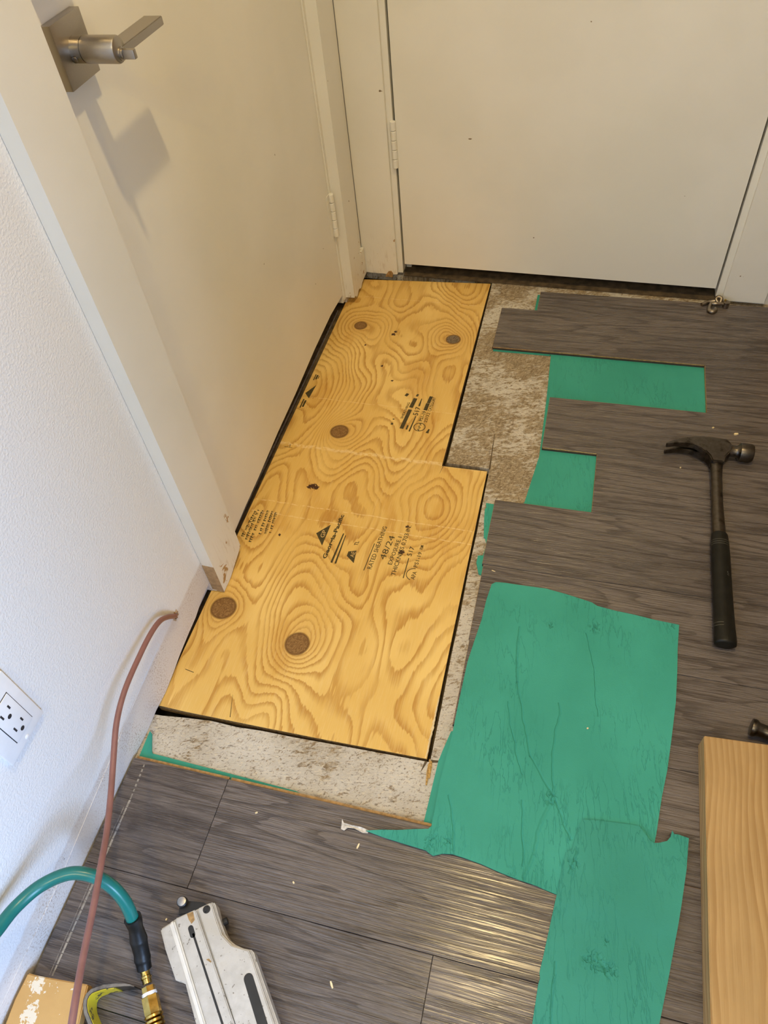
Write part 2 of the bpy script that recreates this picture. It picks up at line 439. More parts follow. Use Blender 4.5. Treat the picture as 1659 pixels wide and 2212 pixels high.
# ---------------------------------------------------------------- mesh helpers
class MB:
    def __init__(s): s.v, s.f, s.mi = [], [], []
    def add(s, vs, fs, mi=0):
        o = len(s.v); s.v += [tuple(q) for q in vs]
        s.f += [tuple(i + o for i in f) for f in fs]; s.mi += [mi] * len(fs)
        return s
    def box(s, x0, x1, y0, y1, z0, z1, mi=0, side=None, bev=0.0):
        side = mi if side is None else side
        b = bev
        if not b:
            vs = [(x0, y0, z0), (x1, y0, z0), (x1, y1, z0), (x0, y1, z0), (x0, y0, z1), (x1, y0, z1), (x1, y1, z1), (x0, y1, z1)]
            s.add(vs, [(3, 2, 1, 0)], side); o = len(s.v) - 8
            s.f.append(tuple(o + i for i in (4, 5, 6, 7))); s.mi.append(mi)
            for q in ((0, 1, 5, 4), (1, 2, 6, 5), (2, 3, 7, 6), (3, 0, 4, 7)):
                s.f.append(tuple(o + i for i in q)); s.mi.append(side)
            return s
        # eased edges all round
        bm = bmesh.new(); bmesh.ops.create_cube(bm, size=1)
        for v in bm.verts:
            v.co = ((x0 + x1) / 2 + v.co.x * (x1 - x0), (y0 + y1) / 2 + v.co.y * (y1 - y0), (z0 + z1) / 2 + v.co.z * (z1 - z0))
        bmesh.ops.bevel(bm, geom=list(bm.edges), offset=b, segments=2, profile=0.6, affect='EDGES')
        return s.bm(bm, mi, side)
    def bm(s, bm, mi=0, side=None):
        bm.normal_update(); bm.verts.index_update(); o = len(s.v)
        s.v += [tuple(v.co) for v in bm.verts]
        for f in bm.faces:
            s.f.append(tuple(v.index + o for v in f.verts)); s.mi.append(mi if side is None or f.normal.z > 0.5 else side)
        bm.free(); return s
    def prism(s, poly, z0, z1, mi=0, side=None, zf=None):
        side = mi if side is None else side
        n = len(poly)
        ar = sum(poly[i][0] * poly[(i + 1) % n][1] - poly[(i + 1) % n][0] * poly[i][1] for i in range(n))
        if ar < 0: poly = list(reversed(poly))
        t = [(x, y, (zf(x, y) if zf else 0) + z1) for x, y in poly]
        b = [(x, y, (zf(x, y) if zf else 0) + z0) for x, y in poly]
        tris = tessellate_polygon([[Vector((x, y, 0)) for x, y in poly]])
        o = len(s.v); s.v += b + t
        for a in tris:
            p = [poly[i] for i in a]
            cr = (p[1][0] - p[0][0]) * (p[2][1] - p[0][1]) - (p[1][1] - p[0][1]) * (p[2][0] - p[0][0])
            a = tuple(a) if cr > 0 else tuple(reversed(a))
            s.f.append(tuple(o + n + i for i in a)); s.mi.append(mi)
            s.f.append(tuple(o + i for i in reversed(a))); s.mi.append(side)
        for i in range(n):
            j = (i + 1) % n
            s.f.append((o + i, o + j, o + n + j, o + n + i)); s.mi.append(side)
        return s
    def tube(s, pts, r, seg=12, mi=0, smooth=4, cap=True, flat=(1, 1), upv=None):
        P = [Vector(p) for p in pts]
        R = list(r) if isinstance(r, (list, tuple)) else [r] * len(P)
        if smooth and len(P) > 2:
            Q, RR = [], []
            for i in range(len(P) - 1):
                p0 = P[i - 1] if i else P[0] * 2 - P[1]
                p3 = P[i + 2] if i + 2 < len(P) else P[-1] * 2 - P[-2]
                for k in range(smooth):
                    t = k / smooth
                    Q.append(0.5 * ((2 * P[i]) + (P[i + 1] - p0) * t + (2 * p0 - 5 * P[i] + 4 * P[i + 1] - p3) * t * t + (3 * P[i] - p0 - 3 * P[i + 1] + p3) * t ** 3))
                    RR.append(R[i] + (R[i + 1] - R[i]) * t)
            P, R = Q + [P[-1]], RR + [R[-1]]
        n = len(P); T = []
        for i in range(n):
            T.append((P[min(i + 1, n - 1)] - P[max(i - 1, 0)]).normalized())
        u = Vector(upv) if upv else Vector((0, 0, 1))
        if abs(u.dot(T[0])) > 0.95: u = Vector((1, 0, 0))
        o = len(s.v)
        for i in range(n):
            a = (u - T[i] * u.dot(T[i])).normalized(); b = T[i].cross(a)
            if not upv: u = a
            for k in range(seg):
                th = 2 * math.pi * k / seg
                s.v.append(tuple(P[i] + (a * math.cos(th) * flat[0] + b * math.sin(th) * flat[1]) * R[i]))
        for i in range(n - 1):
            for k in range(seg):
                k2 = (k + 1) % seg
                s.f.append((o + i * seg + k, o + i * seg + k2, o + (i + 1) * seg + k2, o + (i + 1) * seg + k)); s.mi.append(mi)
        if cap:
            s.f.append(tuple(o + k for k in reversed(range(seg)))); s.mi.append(mi)
            s.f.append(tuple(o + (n - 1) * seg + k for k in range(seg))); s.mi.append(mi)
        return s
    def lathe(s, base, axis, prof, seg=20, mi=0):
        """prof: list of (distance along axis, radius)"""
        a = Vector(axis).normalized(); B = Vector(base)
        return s.tube([B + a * d for d, _ in prof], [max(q, 1e-4) for _, q in prof], seg, mi, smooth=0, upv=(0, 0, 1) if abs(a.z) < 0.9 else (0, 1, 0))
    def build(s, name, mats, parent=None, smooth=False, origin=None):
        if not isinstance(mats, (list, tuple)): mats = [mats]
        vs = [Vector(q) for q in s.v]
        if origin is None:
            lo = Vector([min(q[i] for q in vs) for i in range(3)]); hi = Vector([max(q[i] for q in vs) for i in range(3)])
            origin = Vector(((lo.x + hi.x) / 2, (lo.y + hi.y) / 2, lo.z))
        origin = Vector(origin)
        me = bpy.data.meshes.new(name)
        me.from_pydata([q - origin for q in vs], [], s.f); me.update()
        for q in mats: me.materials.append(q)
        me.polygons.foreach_set('material_index', s.mi)
        if smooth:
            me.polygons.foreach_set('use_smooth', [True] * len(me.polygons))
            me.set_sharp_from_angle(angle=math.radians(smooth if smooth is not True else 40))
        o = bpy.data.objects.new(name, me); COL.objects.link(o)
        o['_w'] = list(origin)
        if parent:
            o.parent = parent; o.location = origin - Vector(parent['_w'])
        else: o.location = origin
        return o

def thing(name, label, cat, loc, group=None):
    o = bpy.data.objects.new(name, None); COL.objects.link(o); o.location = loc
    o.empty_display_size = 0.05; o['_w'] = list(loc)
    return tag(o, label, cat, group)
def tag(o, label, cat, group=None, kind=None):
    o['label'] = label; o['category'] = cat
    if group: o['group'] = group
    if kind: o['kind'] = kind
    return o
def struct(o, label, cat): return tag(o, label, cat, kind='structure')

# ---------------------------------------------------------------- room shell
HX, HY = 1.09, -0.33          # hall: right-hand wall face and its near end, shaped to hold back the daylight
RX, FY, CZ = 2.02, -2.60, 2.44
OSBT = 0.018
# ply outline (plan)
PLY = [(-0.004, 0.4232), (0.05, 0.4222), (0.20, 0.4238), (0.3, 0.4252), (0.4727, 0.4290), (0.4715, 0.60), (0.4708, 0.85), (0.4702, 1.0655),
       (0.3722, 1.0650), (0.3718, 1.30), (0.3712, 1.7555), (0.20, 1.745), (0.018, 1.735), (0.003, 1.665), (-0.004, 1.63)]
fl = MB()
# sub-floor boards around the opening (a narrow cut gap left all round the patch)
rag = random.Random(3)
edge_r = [(0.4790, 0.4185), (0.4785, 0.52), (0.4768, 0.62), (0.4775, 0.70), (0.4752, 0.80), (0.4760, 0.9), (0.4746, 1.0), (0.4742, 1.0735),
          (0.3808, 1.0742), (0.3800, 1.2), (0.3782, 1.4), (0.3768, 1.60), (0.3757, 1.7605)]
fl.prism(edge_r + [(0.3757, 2.7), (RX, 2.7), (RX, 0.4185)], -OSBT, 0.0, 0)
front = [(-0.10, 0.402), (0.012, 0.4065), (0.05, 0.411), (0.10, 0.4155), (0.15, 0.4145), (0.19, 0.417), (0.25, 0.4178), (0.33, 0.4205), (0.40, 0.4225), (0.4785, 0.4245)]
fl.prism(front + [(0.4788, 0.4185), (RX, 0.4180), (RX, FY), (-0.10, FY)], -OSBT, 0.0, 0)
fl.prism([(-1.0, 1.775), (0.1, 1.7655), (0.25, 1.7665), (0.3755, 1.768), (0.3755, 2.7), (-1.0, 2.7)], -OSBT, 0.0, 0)
fl.box(-1.0, RX, FY, 2.7, -0.12, -0.05, 1)
fl.box(-0.50, -0.0085, 0.50, 1.70, -0.05, -0.010, 1)
fl.box(-0.0190, -0.0168, 0.775, 1.59, -0.0100, -0.0060, 2)
floor = fl.build('floor', [M['osb'], M['dark_wood'], M['caulk']], origin=(0, 0, 0))
struct(floor, 'worn whitish strand board subfloor exposed between laminate and plywood patch', 'floor')
# saw over-cuts running on past the corners of the opening
for a, b, w in (((0.4742, 1.0712), (0.4690, 1.180), 0.0018), ((0.4727, 0.4245), (0.4680, 0.4075), 0.0022), ((0.4800, 0.4262), (0.5080, 0.4315), 0.0024)):
    dx, dy = b[0] - a[0], b[1] - a[1]; L = math.hypot(dx, dy); nx, ny = -dy / L * w, dx / L * w
    MB().prism([(a[0] - nx, a[1] - ny), (a[0] + nx, a[1] + ny), (b[0] + nx * 0.2, b[1] + ny * 0.2), (b[0] - nx * 0.2, b[1] - ny * 0.2)], -0.001, 0.0003).build('saw_kerf', M['dark_wood'], floor)

# underlay left in place
un = MB().prism([(0.503, 1.7135), (0.503, 1.633), (0.560, 1.47), (0.5625, 1.466), (0.5685, 1.316), (0.573, 1.125), (0.5582, 0.99), (0.548, 0.972), (0.482, 0.9745),
                 (0.4845, 0.962), (0.4822, 0.958), (0.4850, 0.93), (0.4915, 0.886), (0.4950, 0.884), (0.499, 0.87), (0.497, 0.842), (0.4875, 0.840), (0.4872, 0.823), (0.4955, 0.798),
                 (0.506, 0.795), (0.506, 0.482), (0.5025, 0.481), (0.4945, 0.443), (0.4928, 0.4325), (0.4918, 0.4295), (0.4885, 0.3265), (HX, 0.3265), (HX, 1.7135)], 0.0003, 0.0032)
un.build('underlay', M['underlay'], floor)
un = MB().prism([(0.007, 0.322), (0.005, 0.3755), (0.0105, 0.372), (0.0225, 0.346), (0.0265, 0.3405), (0.105, 0.3385), (0.20, 0.336), (0.2823, 0.3335), (0.31, 0.3275), (0.487, 0.324), (0.487, FY), (0.007, FY)], 0.0003, 0.0032)
un.build('underlay', M['underlay'], floor)
MB().prism([(0.4220, 1.4665), (0.4200, 1.50), (0.4210, 1.632), (0.56, 1.632), (0.56, 1.4665)], 0.0003, 0.0030).build('underlay', M['underlay'], floor)

# laminate planks: rows at the measured pitch
Y0, PITCH = 0.1624, 0.16337
def row(k): return Y0 + PITCH * k, Y0 + PITCH * (k + 1)
def plank(x0, x1, y0, y1, tongue=False, bare='', cut=()):
    """bare: which sides show the cut core: l(eft), f(ront), b(ack)"""
    g = 0.00035; b = 0.0004
    x0 += g; x1 -= g; y0 += g; y1 -= g; z0, z1 = 0.0034, 0.012
    mb = MB()
    vs = [(x0, y0, z0), (x1, y0, z0), (x1, y1, z0), (x0, y1, z0), (x0, y0, z1 - b), (x1, y0, z1 - b), (x1, y1, z1 - b), (x0, y1, z1 - b),
          (x0 + b, y0 + b, z1), (x1 - b, y0 + b, z1), (x1 - b, y1 - b, z1), (x0 + b, y1 - b, z1)]
    mb.add(vs, [(3, 2, 1, 0)], 1)
    for q, k in (((0, 1, 5, 4), 'f'), ((1, 2, 6, 5), 'r'), ((2, 3, 7, 6), 'b'), ((3, 0, 4, 7), 'l')):
        mb.f.append(q); mb.mi.append(1 if k in bare else 2)
    for q, k in (((4, 5, 9, 8), 'f'), ((5, 6, 10, 9), 'r'), ((6, 7, 11, 10), 'b'), ((7, 4, 8, 11), 'l')):
        mb.f.append(q); mb.mi.append(1 if k in bare else 0)
    mb.f.append((8, 9, 10, 11)); mb.mi.append(0)
    for side, xa, xb in cut:
        ye = y0 if side == 'f' else y1
        mb.box(xa, xb, ye - 0.0004, ye + 0.0003, 0.0088 if side == 'f' else 0.0036, 0.0115, 1)
        if side == 'b': mb.box(xa, xb, ye, ye + 0.0020, 0.0045, 0.0090, 1)
    if tongue: mb.box(x0 + 0.003, x1, y1, y1 + tongue, 0.0045, 0.0092, 1)
    return mb.build('plank', [M['laminate'], M['mdf'], M['seam']], floor)
starts = {1: 0.530, 2: 0.5030, 3: 0.5015, 4: 0.4990, 5: 0.6905, 6: 0.5755, 7: 0.9130, 8: 0.4190}
bare = {0: 'b'}
tongues = {0: 0.0046}
cuts_ = {4: [('b', 0.503, 0.690)], 6: [('f', 0.577, 0.690), ('b', 0.580, 0.912)], 8: [('f', 0.421, 0.912)]}
for k in range(-17, 10):
    y0, y1 = row(k)
    if k == 9: y0, y1, x0 = row(9)[0], 1.716, 0.5095
    else: x0 = starts.get(k, 0.0035)
    y0 = max(y0, FY)
    if y1 <= y0: continue
    xe = HX - 0.004 if y0 > HY - 0.05 else RX
    if k == 0: cuts = [0.172, 1.372]
    elif k == -1: cuts = [0.538, 1.738]
    else: cuts = [x0 + c for c in ((0.75, 1.95, 3.15) if k % 2 else (1.15, 2.35))]
    if k > 0: cuts = []
    xs = [x0] + [c for c in cuts if c < xe - 0.1] + [xe]
    for a, b in zip(xs, xs[1:]): plank(a, b, y0, y1, tongues.get(k, 0), bare.get(k, '') + ('l' if k > 0 and a == xs[0] else ''), cuts_.get(k, ()))
# line of old caulk left on the laminate beside the wall
cl = MB()
path = [(0.0262, 0.318), (0.0288, 0.2663), (0.0296, 0.1882), (0.0306, 0.107), (0.0317, 0.016)]
for i in range(26):
    t = i / 26 * 4; j = int(t); q = t - j
    ax = path[j][0] + (path[j + 1][0] - path[j][0]) * q; ay = path[j][1] + (path[j + 1][1] - path[j][1]) * q
    t2 = min((i + (0.55 if i < 6 else 0.92)) / 26 * 4, 3.999); j = int(t2); q = t2 - j
    bx = path[j][0] + (path[j + 1][0] - path[j][0]) * q; by = path[j][1] + (path[j + 1][1] - path[j][1]) * q
    w = 0.0011 + 0.0006 * rag.random()
    cl.prism([(ax - w, ay), (ax + w, ay), (bx + w, by), (bx - w, by)], 0.0118, 0.0124)
    if i > 7: cl.prism([(ax - w - 0.004, ay), (ax - w - 0.0034, ay), (bx - w - 0.0032, by), (bx - w - 0.0038, by)], 0.0118, 0.0122)
o = cl.build('caulk_residue', M['caulk'], floor)

# ------------------------------------------------ left wall with its door opening
LD0, LD1, DH = 0.7685, 1.5940, 2.05
wl = MB()
rr = random.Random(11)
# near part: ragged plaster bottom edge
ys = [FY + i * (0.6655 - FY) / 90 for i in range(91)]
bot = []
for y in ys:
    zb = 0.0015 if y < 0.45 else 0.0015 + (y - 0.45) / 0.21 * 0.026
    bot.append(max(0.0005, zb + (rr.random() - 0.4) * 0.005))
n = len(ys)
vs = [(0, y, z) for y, z in zip(ys, bot)] + [(0, y, CZ) for y in ys] + [(-0.012, y, z) for y, z in zip(ys, bot)]
fs = [(i, i + 1, n + i + 1, n + i) for i in range(n - 1)] + [(2 * n + i, 2 * n + i + 1, i + 1, i) for i in range(n - 1)]
wl.add(vs, fs)
wl.box(-0.11, -0.012, FY, 0.745, 0.0, CZ)
wl.box(-0.11, 0.0, 0.6655, 0.745, 0.0, CZ)
wl.box(-0.11, 0.0, 0.745, 1.62, DH + 0.02, CZ)
wl.box(-0.11, 0.0, 1.62, 2.7, 0.0, CZ)
wall_left = wl.build('wall_left', M['wall'], origin=(0, 0, 0))
struct(wall_left, 'white orange-peel textured wall on the left with its skirting removed', 'wall')
rg = MB().tube([(0.0, 0.493, 0.0945), (0.0003, 0.387, 0.0840), (0.0003, 0.215, 0.0640), (0.0003, 0.054, 0.050), (0.0, -0.3, 0.05)], 0.0005, 6)
rg.build('caulk_ridge', M['wall'], wall_left)
# cable hole in the wall
hb = MB()
for i in range(9):
    a = 2 * math.pi * i / 9
    r = 0.0085 + 0.003 * rr.random()
    hb.tube([(0.0008, 0.5519 + math.cos(a) * 0.006, 0.0895 + math.sin(a) * 0.006), (0.0012, 0.5519 + math.cos(a) * r, 0.0895 + math.sin(a) * r)], [0.0024, 0.0010], 5, smooth=0)
hb.build('torn_hole_edge', M['bare_mdf'], wall_left)

# left door
def sloped_box(mb, x0, x1, y0, y1, zb0, zb1, z1, mi=0):
    mb.add([(x0, y0, zb0), (x1, y0, zb0), (x1, y1, zb1), (x0, y1, zb1), (x0, y0, z1), (x1, y0, z1), (x1, y1, z1), (x0, y1, z1)],
           [(3, 2, 1, 0), (4, 5, 6, 7), (0, 1, 5, 4), (1, 2, 6, 5), (2, 3, 7, 6), (3, 0, 4, 7)], mi)
d1 = MB()
db_ = [(LD0, 0.0195), (0.86, 0.026), (0.943, 0.0285), (1.07, 0.0365), (1.20, 0.0395), (1.35, 0.0485), (1.49, 0.0500), (LD1, 0.040)]
for (ya, za), (yb, zb) in zip(db_, db_[1:]): sloped_box(d1, -0.040, -0.0005, ya, yb, za, zb, DH)
door1 = d1.build('door_1', M['door'], origin=(-0.02, (LD0 + LD1) / 2, 0.02))
struct(door1, 'white flush door in the left wall with a satin lever handle', 'door')

def hinge(parent, base, ax_off, leaf_boxes, r=0.0062, h=0.110, name='hinge'):
    lf = MB()
    for bx in leaf_boxes: lf.box(*bx, bev=0.0006)
    hg = lf.build(name, M['door'], parent)
    x, y, z = base
    for i in range(5):
        k = MB().lathe((x, y, z + i * h / 5 + 0.0006), (0, 0, 1), [(0, r * 0.85), (0.001, r), (h / 5 - 0.0022, r), (h / 5 - 0.0012, r * 0.85)], 14)
        k.build('knuckle', M['door'], hg, smooth=True)
    return hg
hinge(door1, (0.0055, 1.598, 0.2075), 0, [(-0.0005, 0.0008, 1.580, 1.595, 0.209, 0.317)])
hinge(door1, (0.0055, 1.598, 0.98), 0, [(-0.0005, 0.0008, 1.580, 1.595, 0.982, 1.088)])
hinge(door1, (0.0055, 1.598, 1.75), 0, [(-0.0005, 0.0008, 1.580, 1.595, 1.752, 1.858)])

# lever handle on the left door
HYc, HZc = 0.8262, 0.8824
ros = MB().box(-0.0004, 0.0120, HYc - 0.0328, HYc + 0.0328, HZc - 0.0332, HZc + 0.0332, bev=0.0009)
handle = ros.build('door_handle', M['nickel'], door1, smooth=30)
nk = MB().lathe((0.0118, HYc, HZc), (1, 0, 0), [(0, 0.0138), (0.0125, 0.0138), (0.0127, 0.0128), (0.0140, 0.0128), (0.0142, 0.0142), (0.0535, 0.0142), (0.0555, 0.0134), (0.0562, 0.0120)], 36)
nk.build('neck', M['nickel'], handle, smooth=30)
lv = MB()
bm = bmesh.new(); bmesh.ops.create_cube(bm, size=1)
for v in bm.verts:
    yy = HYc + 0.004 if v.co.y < 0 else 0.9370
    zz = HZc - 0.0035 + v.co.z * 0.0098 - (0.0015 if v.co.y > 0 else 0)
    v.co = (0.0565 + v.co.x * 0.0245, yy, zz)
bmesh.ops.bevel(bm, geom=list(bm.edges), offset=0.0008, segments=2, affect='EDGES')
lv.bm(bm)
lv.build('lever', M['nickel'], handle, smooth=30)
tb = MB().lathe((0.067, HYc + 0.0005, HZc - 0.0045), (1, 0, 0), [(0, 0.0070), (0.0030, 0.0070), (0.0032, 0.0055), (0.0050, 0.0055)], 20)
tb.box(0.0715, 0.0865, HYc - 0.0032, HYc + 0.0032, HZc - 0.0095, HZc + 0.0005, bev=0.0012)
tb.build('turn_button', M['nickel'], handle, smooth=30)
sc = MB().lathe((0.0155, HYc - 0.0130, HZc - 0.0060), (0, -1, -0.3), [(0, 0.0036), (0.0016, 0.0036), (0.0022, 0.0022)], 12)
sc.build('set_screw', M['steel'], handle, smooth=True)
# deadbolt above the handle, on the same door
DZ = 1.008
db = MB().box(-0.0004, 0.0300, HYc - 0.0328, HYc + 0.0328, DZ - 0.0332, DZ + 0.0332, bev=0.0009)
bolt = db.build('deadbolt', M['nickel'], door1, smooth=30)
MB().box(0.0300, 0.050, HYc - 0.0045, HYc + 0.0045, DZ - 0.019, DZ + 0.019, bev=0.0015).build('thumb_turn', M['nickel'], bolt, smooth=30)

# casings and jambs of the left door
def ragged_bottom_casing(mb, x0, x1, y0, y1, zfun, z1, n=14):
    for i in range(n):
        a = y0 + (y1 - y0) * i / n; b = y0 + (y1 - y0) * (i + 1) / n
        za, zb = zfun(a), zfun(b)
        mb.add([(x1, a, za), (x1, b, zb), (x1, b, z1), (x1, a, z1), (x0, a, za), (x0, b, zb)], [(0, 1, 2, 3), (4, 5, 1, 0)])
    mb.add([(x0, y0, zfun(y0)), (x1, y0, zfun(y0)), (x1, y0, z1), (x0, y0, z1)], [(0, 1, 2, 3)])
    mb.add([(x0, y1, zfun(y1)), (x1, y1, zfun(y1)), (x1, y1, z1), (x0, y1, z1)], [(3, 2, 1, 0)])
    mb.add([(x0, y0, z1), (x1, y0, z1), (x1, y1, z1), (x0, y1, z1)], [(0, 1, 2, 3)])
def zc1(y): return 0.0010 + max(0.0, (y - 0.70)) * 0.28 * (1 if y < 0.745 else 1.0)
c1 = MB(); ragged_bottom_casing(c1, 0.0005, 0.0235, 0.6662, 0.7655, zc1, 2.13)
trim1 = c1.build('trim_1', M['trim'], origin=(0, 0.6662, 0))
struct(trim1, 'near door casing of the left door with chipped paint at its foot', 'door casing')
MB().add([(0.0008, 0.6656, 0.006), (0.0238, 0.6656, 0.0012), (0.0238, 0.6656, 0.0825), (0.0008, 0.6656, 0.0840), (0.0008, 0.6664, 0.006), (0.0238, 0.6664, 0.0012), (0.0238, 0.6664, 0.0825), (0.0008, 0.6664, 0.0840)],
    [(0, 1, 2, 3), (1, 5, 6, 2), (3, 2, 6, 7), (5, 4, 7, 6), (4, 0, 3, 7), (4, 5, 1, 0)]).build('bare_edge', M['bare_mdf'], trim1)
j = MB(); j.box(-0.11, -0.0008, 0.7450, 0.7660, 0.0, DH + 0.02)
j.box(-0.11, -0.042, 0.7660, 0.7785, 0.0, DH + 0.005)
j.box(-0.11, -0.0008, 0.7450, 1.6190, DH + 0.003, DH + 0.02)
j.box(-0.11, -0.0020, 1.5985, 1.6190, 0.012, DH + 0.003)
j.box(-0.0020, 0.0010, 1.6035, 1.6150, 0.018, DH + 0.003)
j.box(-0.11, -0.042, 1.5855, 1.5985, 0.0, DH + 0.003)
struct(j.build('trim_2', M['trim'], origin=(-0.05, 1.2, 0)), 'painted jamb lining around the left door', 'door jamb')
def zc2(y): return 0.013 + 0.004 * math.sin(y * 160) + (0.004 if y < 1.63 else 0)
c2 = MB(); ragged_bottom_casing(c2, 0.0, 0.0255, 1.6150, 1.7020, zc2, 2.13)
c2.box(0.0, 0.0150, 1.7020, 1.7480, 0.014, 2.13)
c2.box(0.0, 0.0238, 1.7030, 1.7470, 0.012, 0.092, bev=0.003)
struct(c2.build('trim_3', M['trim'], origin=(0, 1.68, 0)), 'narrow casing between the left door hinges and the room corner', 'door casing')
c5 = MB().box(0.0005, 0.0235, 0.6662, 1.7480, 2.1305, 2.215)
struct(c5.build('trim_4', M['trim']), 'head casing above the left door', 'door casing')

# ------------------------------------------------ back wall (slightly out of square)
SL = -0.021
def by(x, d=0.0): return 1.752 + SL * x + d
def bbox(mb, x0, x1, d0, d1, z0, z1, zl=None, zr=None):
    zl = z0 if zl is None else zl; zr = z0 if zr is None else zr
    mb.add([(x0, by(x0, d0), zl), (x1, by(x1, d0), zr), (x1, by(x1, d1), zr), (x0, by(x0, d1), zl),
            (x0, by(x0, d0), z1), (x1, by(x1, d0), z1), (x1, by(x1, d1), z1), (x0, by(x0, d1), z1)],
           [(3, 2, 1, 0), (4, 5, 6, 7), (0, 1, 5, 4), (1, 2, 6, 5), (2, 3, 7, 6), (3, 0, 4, 7)])
BD0, BD1 = 0.1315, 0.9390
wb = MB()
bbox(wb, 0.0, 0.105, 0.016, 0.12, 0.0, CZ); bbox(wb, 0.965, 1.25, 0.016, 0.12, 0.0, CZ); bbox(wb, 0.105, 0.965, 0.016, 0.12, DH + 0.03, CZ)
struct(wb.build('wall_back', M['wall_far'], origin=(0.5, 1.8, 0)), 'painted wall around the far door', 'wall')
d2 = MB(); bbox(d2, BD0, BD1, 0.0125, 0.050, 0.0, DH, 0.0385, 0.0365)
door2 = d2.build('door_2', M['door'], origin=(0.53, 1.76, 0.03))
struct(door2, 'wide white flush door at the back of the hall', 'door')
for hz in (0.307, 0.98, 1.75):
    hinge(door2, (0.1265, by(0.1265, 0.0065), hz), 0, [(0.1285, 0.1330, by(0.13, 0.0095), by(0.13, 0.0130), hz + 0.002, hz + 0.108)], r=0.0068, h=0.112)
j = MB(); bbox(j, 0.1060, 0.1262, 0.0105, 0.12, 0.012, DH + 0.02); bbox(j, 0.1262, 0.1400, 0.052, 0.12, 0.005, DH + 0.003)
bbox(j, 0.9440, 0.9640, 0.0105, 0.12, 0.0125, DH + 0.02); bbox(j, 0.9300, 0.9440, 0.052, 0.12, 0.0125, DH + 0.003); bbox(j, 0.1262, 0.9440, 0.0105, 0.12, DH + 0.003, DH + 0.02)
struct(j.build('trim_5', M['door'], origin=(0.5, 1.78, 0)), 'painted jamb lining around the far door', 'door jamb')
c3 = MB()
for i in range(12):
    a = 0.0156 + (0.1125 - 0.0156) * i / 12; b = 0.0156 + (0.1125 - 0.0156) * (i + 1) / 12
    bbox(c3, a, b, -0.001, 0.016, 0.0, 2.13, 0.012 + 0.0015 * math.sin(a * 300), 0.012 + 0.0015 * math.sin(b * 300))
trim6 = struct(c3.build('trim_6', M['trim'], origin=(0.07, 1.75, 0)), 'flat casing left of the far door with a bare chip at its foot', 'door casing')
MB().prism([(0.0, 0.0), (0.022, 0.0), (0.0235, 0.013), (0.019, 0.020), (0.011, 0.018), (0.004, 0.008)], 0.0, 0.0006).build('bare_chip', M['mdf'], trim6)
ch = trim6.children[0]; ch.rotation_euler = (math.radians(90), 0, math.radians(-1.2)); ch.location = (0.088 - 0.07, by(0.088, -0.0010) - 1.75, 0.0128)
sl = MB(); bbox(sl, 0.1262, 0.9440, 0.0125, 0.110, 0.0005, 0.0042)  # dark strip stands in for the shade under the far door
struct(sl.build('gap_shade_strip', M['dark_wood'], origin=(0.5, 1.80, 0)), 'dark strip painting in the shade under the far door', 'painted shade')
c4 = MB(); bbox(c4, 0.9585, 1.0570, -0.001, 0.016, 0.0128, 2.13)
struct(c4.build('trim_7', M['door'], origin=(1.0, 1.73, 0)), 'flat casing right of the far door', 'door casing')
c6 = MB(); bbox(c6, 0.0262, 1.0570, -0.001, 0.016, 2.1305, 2.215)
struct(c6.build('trim_8', M['trim'], origin=(0.5, 1.74, 2.13)), 'head casing above the far door', 'door casing')

# ------------------------------------------------ rest of the shell (out of the picture)
w = MB().box(HX, HX + 0.11, HY, 1.75, 0.0125, CZ); w.box(HX + 0.11, RX + 0.1, HY, HY + 0.11, 0.0125, CZ)
struct(w.build('wall_right', M['wall_tan'], origin=(HX, 1, 0)), 'hall wall on the right, outside the picture', 'wall')
w = MB(); WY0, WY1, WZ0, WZ1 = -1.5, -0.2, 0.4, 1.75
w.box(RX, RX + 0.1, FY, WY0, 0, CZ); w.box(RX, RX + 0.1, WY1, HY + 0.2, 0, CZ); w.box(RX, RX + 0.1, WY0, WY1, 0, WZ0); w.box(RX, RX + 0.1, WY0, WY1, WZ1, CZ)
struct(w.build('wall_window', M['wall_tan'], origin=(RX, -1, 0)), 'room wall with the window, outside the picture', 'wall')
win = MB()
for bx in ((WY0, WY0 + 0.05, WZ0, WZ1), (WY1 - 0.05, WY1, WZ0, WZ1), (WY0, WY1, WZ0, WZ0 + 0.05), (WY0, WY1, WZ1 - 0.05, WZ1), (-0.875, -0.825, WZ0, WZ1)):
    win.box(RX + 0.03, RX + 0.08, bx[0], bx[1], bx[2], bx[3])
win = struct(win.build('window_1', M['plate'], origin=(RX + 0.05, -0.85, WZ0)), 'white framed window lighting the room from behind', 'window')
MB().box(RX + 0.052, RX + 0.056, WY0 + 0.05, -0.875, WZ0 + 0.05, WZ1 - 0.05).build('pane', M['glass'], win)
MB().box(RX + 0.052, RX + 0.056, -0.825, WY1 - 0.05, WZ0 + 0.05, WZ1 - 0.05).build('pane', M['glass'], win)
struct(MB().box(-0.11, RX + 0.1, FY - 0.1, FY, 0, CZ).build('wall_front', M['wall_tan']), 'room wall behind the camera', 'wall')
struct(MB().box(-1.05, RX + 0.1, FY - 0.1, 2.75, CZ, CZ + 0.1).build('ceiling', M['ceiling']), 'flat white ceiling', 'ceiling')
w = MB().box(-1.05, -1.0, 0.0, 2.75, -0.1, CZ); w.box(-1.0, 1.4, 2.70, 2.75, -0.1, CZ); w.box(1.25, 1.3, 1.73, 2.7, -0.1, CZ); w.box(-1.0, -0.11, 0.0, 0.05, -0.1, CZ)  # unseen enclosure added to stop sky light leaking under the doors
struct(w.build('added_wall_beyond', M['wall_far'], origin=(0, 2.7, 0)), 'added unseen walls keeping the spaces behind the two doors dark', 'wall')

